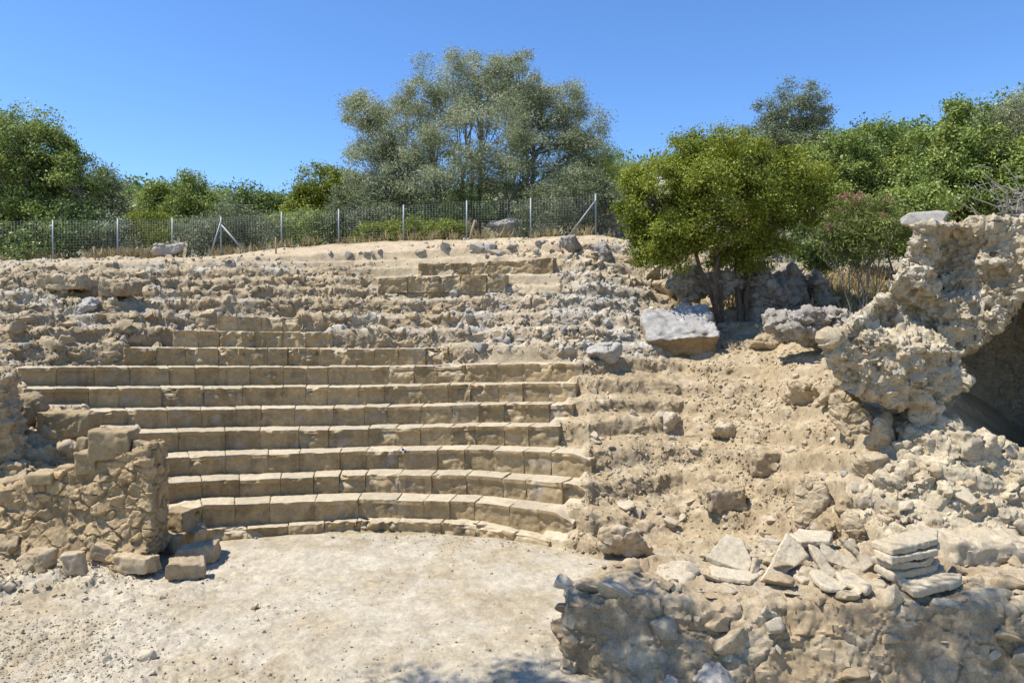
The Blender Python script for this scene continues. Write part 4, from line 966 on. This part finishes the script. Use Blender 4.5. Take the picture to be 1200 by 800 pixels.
def make_tree(name, label, cat, base, lobes, leafmat, seed, clusters, per, L, W, spread, trunks=None, bark='bark', group=None, gap=.12, inner=.45, trunk_r=.12, up=.35, twigs=True, zmin=None, extra=None, sub=9, subr=.42, forks=None):
    """base: foot point (3-D); lobes: (px,py,Y,rx_px,ry_px)"""
    r = np.random.default_rng(seed); base = np.array(base, float)
    LC = np.array([at(a, b, Y) for a, b, Y, *_ in lobes]); LR = np.array([(rx*Y/F, (rx*.5+ry*.4)*Y/F, ry*Y/F) for a, b, Y, rx, ry in lobes])
    wgt = (LR.prod(1))**(2/3.); wgt /= wgt.sum()
    k = r.choice(len(lobes), int(clusters*1.35), p=wgt)
    d = r.normal(size=(len(k), 3)); d /= np.linalg.norm(d, axis=1, keepdims=True)
    # lumpy surface: the radius itself is noisy
    rad = inner+(1.0-inner)*r.random(len(k))**.55
    rad *= 1+.42*fbm(LC[k]+d*LR[k]*1.0, .8, 3, seed % 60)+.10*r.normal(size=len(k))
    Cc = LC[k]+d*LR[k]*rad[:, None]
    keep = fbm(Cc, 1.15, 3, seed % 37+5) > -1.+gap*3.2
    if zmin is not None: keep &= Cc[:, 2] > zmin
    Cc = Cc[keep][:clusters]; d = d[keep][:clusters]; kk = k[keep][:clusters]
    root = empty(name, tuple(base), label, cat, group)
    root_lobe = kk
    ns = max(8, len(Cc)//sub); S0 = Cc[:ns]; rs = LR[kk[:ns]].mean(1)*subr*r.uniform(.6, 1.3, ns)
    m = r.integers(0, ns, len(Cc)); dd = r.normal(size=(len(Cc), 3))+d[:ns][m]*.7+[0, 0, .35]; dd /= np.linalg.norm(dd, axis=1, keepdims=True)
    Cc = S0[m]+dd*(rs[m]*r.random(len(Cc))**.35)[:, None]*[1, 1, .8]; d = dd*.75+d[:ns][m]*.25; kk = kk[:ns][m]
    sp = spread*r.uniform(.5, 1.25, len(Cc))
    V_, Q_ = leaves(Cc, d, per, sp, L, W, r, up)
    part('crown', V_, Q_, leafmat, root, False)
    mb_ = MB(); stems = trunks or [tuple(base)]
    stems = [np.array(s, float) for s in stems]
    def limb(a, b, r0, r1, wob, n=7, sides=7):
        t = np.linspace(0, 1, n)[:, None]; P = a+(b-a)*t
        P += (np.sin(t*np.pi))*r.normal(size=(1, 3))*wob+np.cumsum(r.normal(size=(n, 3))*wob*.16, 0)*np.minimum(t*3, 1)*(1-t*.3)
        P[0] = a; mb_.tube(P, np.linspace(r0, r1, n), sides); return P
    if forks:
        fk = [np.array(q, float) for q in forks]
        for q in fk:
            s = stems[np.argmin(np.linalg.norm((np.array(stems)-q)*[1, .3, 0], axis=1))]; limb(s-[0, 0, .25], q, trunk_r*1.15, trunk_r*.72, np.linalg.norm(q-s)*.10, 9, 8)
        stems = fk
    for i in range(len(lobes)):
        s = stems[np.argmin(np.linalg.norm((np.array(stems)-LC[i])*[1, .3, 0], axis=1))] if len(stems) > 1 else stems[0]
        end = LC[i]+[0, 0, -LR[i][2]*.15]; ln = np.linalg.norm(end-s)
        P = limb(s-([0, 0, .25] if not forks else [0, 0, 0]), end, trunk_r*(.75 if i else 1.15)*(.72 if forks else 1), trunk_r*.22, ln*.08, 9)
        own = np.where(kk == i)[0]
        for j in r.choice(own, min(len(own), 16 if twigs else 5), replace=False):
            q = P[r.integers(4, 9)]; limb(q, Cc[j], trunk_r*.22, trunk_r*.05, .12, 5, 5)
    if extra: extra(mb_, limb, r)
    V_, F_ = mb_.get()
    part('trunk', V_, F_, M[bark], root)
    return root, Cc
def gz(p, Y):
    """ground level under photo column p at distance Y, fence slope beyond"""
    x = (p-CX)/F*Y
    return np.array([x, Y, float(ground_z(x, min(Y, 29.)))+max(Y-29, 0)*.05])

# big olive behind the fence
make_tree('olive_tree', 'very large spreading grey-green olive tree behind the fence at centre', 'tree', gz(565, 34),
 [(470, 165, 33, 52, 55), (440, 205, 32.5, 38, 50), (432, 122, 33.5, 22, 24), (540, 118, 34, 48, 42), (552, 78, 34.5, 32, 27), (600, 108, 34, 36, 40), (597, 82, 34.4, 18, 16), (640, 155, 34, 48, 52), (672, 185, 33.5, 36, 44), (560, 170, 31.5, 56, 48),
  (510, 205, 31.5, 46, 44), (610, 210, 32, 50, 36), (655, 130, 34.5, 30, 30), (500, 122, 34.5, 22, 30), (660, 225, 32, 40, 28), (470, 235, 32, 44, 30)],
 M['olive'], 901, 6200, 34, .11, .038, .19, trunks=[gz(560, 34), gz(590, 34.3), gz(540, 34.2)], bark='bark_grey', gap=.16, inner=.35, trunk_r=.17, sub=13, subr=.36)
# carob in front of the fence, right of centre
cb = gz(858, 20.)
make_tree('carob_tree', 'bright green multi-stemmed carob tree on the slope right of the rubble', 'tree', cb,
 [(770, 235, 19.6, 36, 42), (812, 208, 20, 34, 36), (815, 172, 20, 14, 16), (843, 178, 20, 12, 14), (885, 172, 20.2, 16, 14), (855, 215, 19, 46, 48), (905, 205, 20, 42, 38), (938, 232, 20.2, 38, 42), (785, 270, 19.2, 36, 28), (845, 262, 19, 42, 30), (900, 260, 19.8, 44, 34), (822, 175, 20.4, 22, 18), (870, 182, 20.4, 26, 22), (755, 250, 19.8, 28, 36), (930, 205, 20.6, 30, 26), (768, 288, 19.3, 28, 22), (800, 300, 19.2, 22, 16), (915, 285, 20, 34, 24), (850, 292, 20.6, 34, 20), (880, 300, 20.4, 26, 16), (752, 212, 19.8, 14, 14), (736, 236, 19.7, 12, 18), (956, 218, 20.4, 16, 18), (835, 166, 20.2, 9, 12), (903, 176, 20.3, 12, 12), (735, 275, 19.5, 16, 18)],
 M['carob'], 902, 4300, 34, .080, .038, .15, trunks=[cb+[-.25, .1, 0], cb+[.2, 0, 0], cb+[.0, .3, 0], cb+[.45, .2, 0]], gap=.12, inner=.4, sub=12, subr=.35, trunk_r=.068, up=.6, forks=[at(812, 296, 19.7), at(842, 285, 19.8), at(866, 282, 20), at(884, 292, 20.1), at(838, 300, 19.4)])
# left edge trees
make_tree('broadleaf_tree', 'tall leafy green tree cut by the left edge of the photo', 'tree', gz(10, 30.5),
 [(15, 175, 30, 46, 44), (55, 175, 30.5, 38, 34), (-25, 170, 31, 50, 52), (60, 220, 30, 44, 38), (10, 225, 29.6, 50, 40), (88, 225, 30, 26, 40), (75, 195, 30.4, 28, 26), (98, 258, 29.8, 24, 22), (-50, 230, 30, 50, 50), (30, 262, 29.4, 60, 30)],
 M['green'], 903, 2400, 28, .13, .06, .18, bark='bark_grey', gap=.13, inner=.35, trunk_r=.2)
make_tree('dry_tree', 'thin half-bare grey tree in front of the leafy tree at the left edge', 'tree', gz(22, 29.3),
 [(12, 215, 29.1, 34, 48), (30, 180, 29.3, 26, 30), (-10, 190, 29.2, 30, 40)], M['silver'], 904, 150, 16, .10, .04, .3, bark='bark_grey', gap=.05, inner=.2, trunk_r=.07)
make_tree('undergrowth_shrub', 'dark dense shrub in deep shade behind the fence at the left edge', 'shrub', gz(25, 28.2),
 [(-40, 285, 28.4, 60, 34), (30, 284, 28.3, 50, 30), (85, 285, 28.6, 36, 26)], M['dark'], 905, 600, 26, .12, .055, .22, gap=.05, inner=.3, trunk_r=.05, twigs=False)
make_tree('silver_tree', 'slender grey-green tree standing behind the tree at the left edge', 'tree', gz(128, 34),
 [(122, 228, 34, 20, 28), (140, 245, 34, 24, 22), (110, 215, 34.4, 14, 16)], M['silver'], 906, 420, 24, .14, .045, .25, bark='bark_grey', gap=.15, trunk_r=.1)
make_tree('round_tree', 'round dense green tree rising behind the fence at left', 'tree', gz(215, 40),
 [(215, 236, 40, 34, 24), (192, 250, 40, 24, 20), (240, 250, 40, 22, 20), (215, 262, 39.5, 44, 18)], M['green'], 907, 1300, 26, .14, .07, .2, gap=.06, trunk_r=.15)
make_tree('dark_tree', 'small dark distant tree between the round tree and the bright one', 'tree', gz(300, 48),
 [(300, 240, 48, 26, 18), (275, 248, 48, 22, 14), (325, 246, 48, 22, 14)], M['dark'], 908, 420, 22, .22, .10, .32, gap=.1, trunk_r=.12)
make_tree('bright_tree', 'bright green bushy tree directly left of the big olive', 'tree', gz(380, 36),
 [(388, 222, 36, 30, 24), (358, 244, 36, 24, 22), (412, 236, 36, 24, 30), (400, 262, 35.5, 40, 20)], M['carob'], 909, 1300, 26, .13, .065, .2, gap=.08, trunk_r=.14)
for (lab, cx, lob, mt, sd_, ncl, Yv) in [
  ('broad grey-green shrub behind the fence with the braced post', 268, [(268, 270, 29.5, 46, 24), (245, 278, 29.3, 34, 18), (298, 272, 29.8, 34, 22)], 'silver', 911, 480, 29.5),
  ('low yellow-green shrub behind the fence, left of the round tree', 155, [(155, 272, 31, 34, 14), (175, 266, 32, 22, 14)], 'carob', 912, 260, 31),
  ('mixed grey shrub behind the fence near the left tree', 110, [(112, 275, 29.6, 36, 22), (90, 262, 30, 26, 20)], 'olive', 913, 320, 29.6),
  ('dark green shrub behind the fence below the bright bushy tree', 360, [(352, 268, 31, 36, 20), (378, 272, 30.5, 30, 18)], 'green', 914, 360, 31),
  ('silvery shrub against the left foot of the big olive', 420, [(420, 250, 31, 34, 22), (440, 262, 30.5, 34, 18), (405, 268, 30.5, 26, 14)], 'silver', 915, 420, 31),
  ('low bright green bush behind the fence under the olive, left one', 440, [(438, 275, 29.2, 26, 10), (470, 272, 29.4, 22, 12)], 'carob', 916, 260, 29.2),
  ('low bright green bush behind the fence under the olive, right one', 518, [(520, 272, 29.2, 24, 13), (500, 276, 29.3, 18, 9)], 'carob', 917, 260, 29.2),
  ('dark shrub filling the shade beneath the big olive', 570, [(540, 255, 31.5, 44, 22), (600, 252, 31.5, 44, 20), (490, 262, 31.5, 40, 18)], 'dark', 918, 520, 31.5),
  ('grey-green shrub behind the right end of the fence', 655, [(650, 245, 29.6, 36, 26), (685, 232, 30, 30, 30), (640, 268, 29.4, 30, 12)], 'silver', 919, 480, 29.6),
  ('dark green tree showing at the right shoulder of the big olive', 695, [(692, 188, 38, 24, 30), (708, 200, 38, 20, 24)], 'green', 920, 330, 38),
  ('small green bush on the skyline between olive and carob', 728, [(730, 205, 44, 20, 14), (712, 212, 44, 14, 12)], 'green', 921, 220, 44)]:
    make_tree('shrub' if 'tree' not in lab.split(' ')[2:3] else 'tree', lab, 'shrub' if 'tree showing' not in lab else 'tree', gz(cx, Yv), lob, M[mt], sd_, int(ncl*1.5), 26, .105, .045, .18, gap=.08, trunk_r=.06, inner=.3, twigs=False)
# right side
make_tree('grey_olive_tree', 'tall grey olive tree on the skyline behind the carob', 'tree', gz(925, 42),
 [(935, 130, 42, 32, 32), (950, 155, 42, 22, 24), (905, 150, 42.5, 26, 26), (880, 165, 42, 30, 22), (935, 168, 41.5, 26, 24)], M['silver'], 939, 1000, 28, .16, .05, .22, bark='bark_grey', gap=.16, inner=.3, trunk_r=.18)
make_tree('bushy_tree', 'mid green bushy tree right behind the carob', 'tree', gz(1000, 27),
 [(985, 200, 27, 32, 36), (1020, 190, 27, 36, 34), (1050, 215, 26.5, 34, 36), (1000, 235, 26.5, 36, 30)], M['green'], 931, 1440, 26, .115, .055, .15, gap=.1, trunk_r=.13)
make_tree('bushy_tree', 'tall pointed dark green tree behind the vault', 'tree', gz(1100, 24),
 [(1120, 165, 24, 24, 40), (1105, 190, 24, 38, 34), (1140, 200, 24, 34, 38), (1085, 225, 23.6, 36, 32), (1125, 235, 23.4, 40, 28), (1121, 135, 24.2, 12, 20)], M['green'], 932, 1600, 26, .115, .055, .15, gap=.12, trunk_r=.12)
make_tree('bushy_tree', 'leafy green tree cut by the right edge above the vault', 'tree', gz(1190, 23),
 [(1185, 185, 23, 32, 30), (1215, 205, 23, 36, 44), (1175, 228, 22.5, 34, 24), (1240, 170, 23.5, 40, 40)], M['green'], 933, 1280, 26, .115, .055, .15, gap=.1, trunk_r=.12)
make_tree('grey_olive_tree', 'olive tree on the hill at the top right corner', 'tree', gz(1185, 40),
 [(1165, 150, 40, 24, 22), (1195, 140, 40, 26, 24), (1215, 155, 40, 30, 28)], M['olive'], 934, 420, 26, .19, .06, .3, bark='bark_grey', gap=.12, trunk_r=.14)
make_tree('shrub', 'green shrub behind the oleander, over the low outcrop', 'shrub', gz(1060, 22),
 [(1060, 262, 22, 40, 34), (1030, 275, 22.4, 30, 26), (1090, 265, 21.5, 28, 26)], M['green'], 935, 520, 26, .12, .06, .18, gap=.08, trunk_r=.06, twigs=False)
make_tree('shrub', 'dark shrub in shade between carob and oleander', 'shrub', gz(945, 22.5),
 [(945, 285, 22.5, 34, 22), (965, 300, 22, 24, 20)], M['dark'], 936, 300, 24, .11, .05, .18, gap=.08, trunk_r=.05, twigs=False)
ob = gz(1010, 18.5)
ol, oc = make_tree('oleander', 'airy oleander with pink flowers between the carob and the vault', 'shrub', ob,
 [(985, 262, 18.5, 28, 24), (1015, 255, 18.4, 30, 26), (1035, 275, 18.6, 24, 26), (970, 278, 18.6, 18, 16), (1005, 285, 18.4, 26, 20)], M['oleander'], 937, 420, 22, .15, .028, .16,
 trunks=[ob, ob+[.15, .1, 0], ob+[-.2, 0, 0]], bark='bark_grey', gap=.14, trunk_r=.03)
rr_ = np.random.default_rng(5); sel_ = oc[np.argsort(-(oc[:, 2]+rr_.normal(size=len(oc))*.35-oc[:, 0]*.55))[:26]]
V_, Q_ = leaves(sel_+[0, -.12, .1], np.tile([0, -.6, .5], (26, 1)), 10, np.full(26, .06), .055, .045, rr_)
tag(part('flowers', V_, Q_, M['pink'], ol, False), kind='stuff')
# bare dead branches at the right
dbp = gz(1175, 15.5); m_ = MB(); rr_ = np.random.default_rng(9)
for k in range(16):
    a = at(1200+rr_.uniform(-5, 40), 262+rr_.uniform(-14, 6), 14.5); b = at(1150+rr_.uniform(-8, 60), 215+rr_.uniform(-8, 34), 14.3)
    t = np.linspace(0, 1, 7)[:, None]; P = a+(b-a)*t+np.cumsum(rr_.normal(size=(7, 3))*.06, 0); m_.tube(P, np.linspace(.022, .006, 7), 5)
    for q in range(3):
        i = rr_.integers(2, 6); P2 = P[i]+np.cumsum(rr_.normal(size=(4, 3))*.11+(b-a)*.04, 0); m_.tube(np.vstack([P[i][None], P2]), [.01, .008, .006, .004, .003], 4)
st_ = at(1215, 268, 14.6); m_.tube([dbp*[1, 1, 1]-[0, 0, .1], (dbp+st_)/2, st_], [.05, .045, .03], 6)
V_, F_ = m_.get(); whole('dead_branches', V_, F_, M['twig'], 'tangle of bare grey dead branches above the vault at the right edge', 'dead shrub', origin=dbp)
# dry grass
def tufts(name, pts, n, h, mat, label, seed):
    r = np.random.default_rng(seed); i = r.integers(0, len(pts), n); b = pts[i]+r.normal(size=(n, 3))*[.12, .12, .0]
    b[:, 2] = ground_z(b[:, 0], np.clip(b[:, 1], 5, 29.5)); d = r.normal(size=(n, 3))*[.35, .35, 0]+[0, 0, 1]; hh = h*r.uniform(.4, 1.2, n)[:, None]
    s = np.cross(d, r.normal(size=(n, 3))); s /= np.linalg.norm(s, axis=1, keepdims=True); w = .008
    V = np.stack([b-s*w, b+s*w, b+d*hh*.6+s*w*.7, b+d*hh+r.normal(size=(n, 3))*.04], 1).reshape(-1, 3)
    whole(name, V, np.arange(4*n).reshape(n, 4), mat, label, None, None, 'stuff', smooth=False, origin=np.zeros(3))
r_ = np.random.default_rng(3)
gp = np.array([[(p-CX)/F*y, y, 0] for p, y in zip(r_.uniform(130, 200, 60), r_.uniform(27.2, 29, 60))]+[[(p-CX)/F*y, y, 0] for p, y in zip(r_.uniform(950, 1060, 90), r_.uniform(20, 27, 90))]+[[(p-CX)/F*y, y, 0] for p, y in zip(r_.uniform(-60, 720, 80), r_.uniform(27.1, 29, 80))]+[[(p-CX)/F*y, y, 0] for p, y in zip(r_.uniform(740, 940, 40), r_.uniform(21, 27, 40))])
tufts('dry_grass', gp, 9000, .42, M['straw'], 'dry straw-coloured grass along the fence and under the oleander', 4)

# ------------------------------------------------------------------ hills behind
def hill(name, ridge, Y0, depth, label, seed, colr):
    """ridge: (px, py) skyline of the hill at distance Y0+depth*.6"""
    Yr = Y0+depth*.6; px_ = np.linspace(ridge[0][0], ridge[-1][0], 150); t = np.linspace(0, 1.6, 60)
    zr = EYE-(np.interp(px_, [a for a, _ in ridge], [b for _, b in ridge])-HY)/F*Yr
    X, T = np.meshgrid((px_-CX)/F*Yr, t); Yy = Y0+depth*.6*T
    prof = np.where(T < 1, np.sin(np.minimum(T, 1)*np.pi/2)**.9, np.cos((T-1)/.6*np.pi/2))
    Zb = 6.; Z = Zb+(zr[None]-Zb)*prof
    P = np.stack([X.ravel(), Yy.ravel(), Z.ravel()], 1); P[:, 2] += (fbm(P, .06, 4, seed)*2.2+fbm(P, .35, 4, seed+4)*.5)*np.minimum(T.ravel()*2, 1)*(prof.ravel() > .02)
    i = np.arange(X.size).reshape(X.shape); q = np.stack([i[:-1, :-1], i[:-1, 1:], i[1:, 1:], i[1:, :-1]], -1).reshape(-1, 4)
    n = fbm(P, .25, 4, seed+9)[:, None]; cl = np.array(colr)*(1+.2*n)+np.array([.30, .29, .27])*np.clip(n, 0, 1)*.8
    whole(name, P, q, M['ground'], kind='structure', col=np.clip(cl, .03, .8), origin=np.array([0, Yr, 0.]))
    return P, T.ravel()
hp1, ht1 = hill('rocky_hill', [(-400, 215), (0, 225), (120, 232), (165, 228), (210, 236), (250, 230), (290, 240), (360, 238), (460, 240), (700, 236)], 75, 90, '', 1, (.22, .19, .12))
hp2, ht2 = hill('rocky_hill', [(640, 228), (700, 215), (740, 205), (850, 190), (950, 178), (1000, 166), (1060, 158), (1120, 152), (1170, 138), (1200, 126), (1260, 100), (1500, 40)], 70, 80, '', 2, (.20, .18, .11))
def scrub(P, T, n, label, seed, mat, size):
    r = np.random.default_rng(seed); ok = np.where((T > .35) & (T < 1.05))[0]; i = r.choice(ok, n); c = P[i]
    k = 60; s = size*r.uniform(.5, 1.5, n)
    ctr = np.repeat(c, 6, 0)+r.normal(size=(n*6, 3))*np.repeat(s, 6)[:, None]*[.45, .45, .25]+np.repeat(s, 6)[:, None]*[0, 0, .35]
    V, Q = leaves(ctr, r.normal(size=(n*6, 3))*.3+[0, -.3, .5], 12, np.repeat(s, 6)*.22, size*.28, size*.16, r)
    whole('hill_scrub', V, Q, mat, label, None, None, 'stuff', smooth=False, origin=np.zeros(3))
scrub(hp1, ht1, 520, 'dark scrub dotted over the rocky hill at left', 1, M['dark'], 2.2)
scrub(hp2, ht2, 620, 'dark scrub dotted over the hillside at right', 2, M['dark'], 2.2)
# tree beyond the lower frame edge whose shade falls over the low wall
make_tree('shade_tree', 'tall spreading tree beside the viewer, shading the low wall', 'tree', (-5.4, 4.2, -.1),
 [(0, 0, 1, 1, 1)], M['green'], 950, 1, 1, .1, .05, .1) if False else None
def shade_tree():
    r = np.random.default_rng(77); root = empty('shade_tree', (-6.5, 1.6, -.3), 'tall tree standing outside the photo that shades the low wall', 'tree')
    lob = SHADE
    mb_ = MB(); cs = []; ds = []
    for (x, y, z, rx, rz) in lob:
        n = int(70*rx*rx); d = r.normal(size=(n, 3)); d /= np.linalg.norm(d, axis=1, keepdims=True)
        cs.append(np.array([x, y, z])+d*np.array([rx, rx, rz])*(r.random((n, 1))**.5)); ds.append(d)
        t = np.linspace(0, 1, 9)[:, None]; a = np.array([-6.5, 1.6, -.4]); b = np.array([x, y, z]); P = a+(b-a)*np.hstack([t**1.8, t**2.6, t**.75]); mb_.tube(P, np.linspace(.24, .03, 9), 7)
    cs = np.vstack(cs); ds = np.vstack(ds); V, Q = leaves(cs, ds, 30, np.full(len(cs), .2), .12, .055, r)
    part('crown', V, Q, M['green'], root, False); V, F_ = mb_.get(); part('trunk', V, F_, M['bark'], root)
tn = math.tan(R(62)); ca, sa_ = math.cos(R(11)), math.sin(R(11))
def shade_at(x, y, z, zc):   # crown centre at height zc whose shadow falls on (x,y,z)
    h = (zc-z)/tn; return (x-h*ca, y-h*sa_, zc)
SHADE = [(*shade_at(.95, 8.1, .75, 8.8), .55, .5), (*shade_at(1.75, 7.9, .45, 9.2), .5, .4), (*shade_at(1.3, 7.5, 0., 9.0), .6, .5), (*shade_at(.1, 7.75, 0, 9.0), .6, .4), (*shade_at(-1.1, 7.5, 0, 9.2), .6, .4), (*shade_at(5.2, 7.75, .5, 9.6), .6, .5), (*shade_at(4.5, 7.5, .15, 9.6), .5, .4)]
shade_tree()
# ------------------------------------------------------------------ camera, light, sky
cam_d = bpy.data.cameras.new('camera'); cam = bpy.data.objects.new('camera', cam_d); COL.objects.link(cam)
cam_d.sensor_width = 36; cam_d.lens = 36*F/1200; cam_d.shift_y = -(400-HY)/1200; cam_d.clip_end = 3000; cam_d.clip_start = .05
cam.location = (0, 0, EYE); cam.rotation_euler = (R(90), 0, 0); SC.camera = cam
EL, AZ = R(62), R(11)
sd = Vector((-math.cos(AZ)*math.cos(EL), -math.sin(AZ)*math.cos(EL), math.sin(EL)))
sl = bpy.data.lights.new('sun', 'SUN'); so = bpy.data.objects.new('sun', sl); COL.objects.link(so)
sl.energy = 4.3; sl.angle = R(.53); sl.color = (1, .955, .88); so.location = (-20, -5, 40)
so.rotation_euler = sd.to_track_quat('Z', 'Y').to_euler()
w = bpy.data.worlds.new('World'); SC.world = w; w.use_nodes = True; wt = w.node_tree; wt.nodes.clear()
wo = wt.nodes.new('ShaderNodeOutputWorld'); bg = wt.nodes.new('ShaderNodeBackground'); sk = wt.nodes.new('ShaderNodeTexSky')
sk.sky_type = 'NISHITA'; sk.sun_disc = False; sk.sun_elevation = EL; sk.sun_rotation = math.atan2(sd.x, sd.y)
sk.altitude = 800; sk.air_density = 1.0; sk.dust_density = 0.; sk.ozone_density = 6.0
bg.inputs[1].default_value = .138
hs = wt.nodes.new('ShaderNodeHueSaturation'); hs.inputs['Saturation'].default_value = 1.12; hs.inputs['Hue'].default_value = .504
wt.links.new(sk.outputs[0], hs.inputs['Color']); wt.links.new(hs.outputs[0], bg.inputs[0]); wt.links.new(bg.outputs[0], wo.inputs[0])
SC.view_settings.view_transform = 'Standard'; SC.view_settings.look = 'None'; SC.view_settings.exposure = 0.66; SC.view_settings.gamma = 1
SC.render.engine = 'CYCLES'
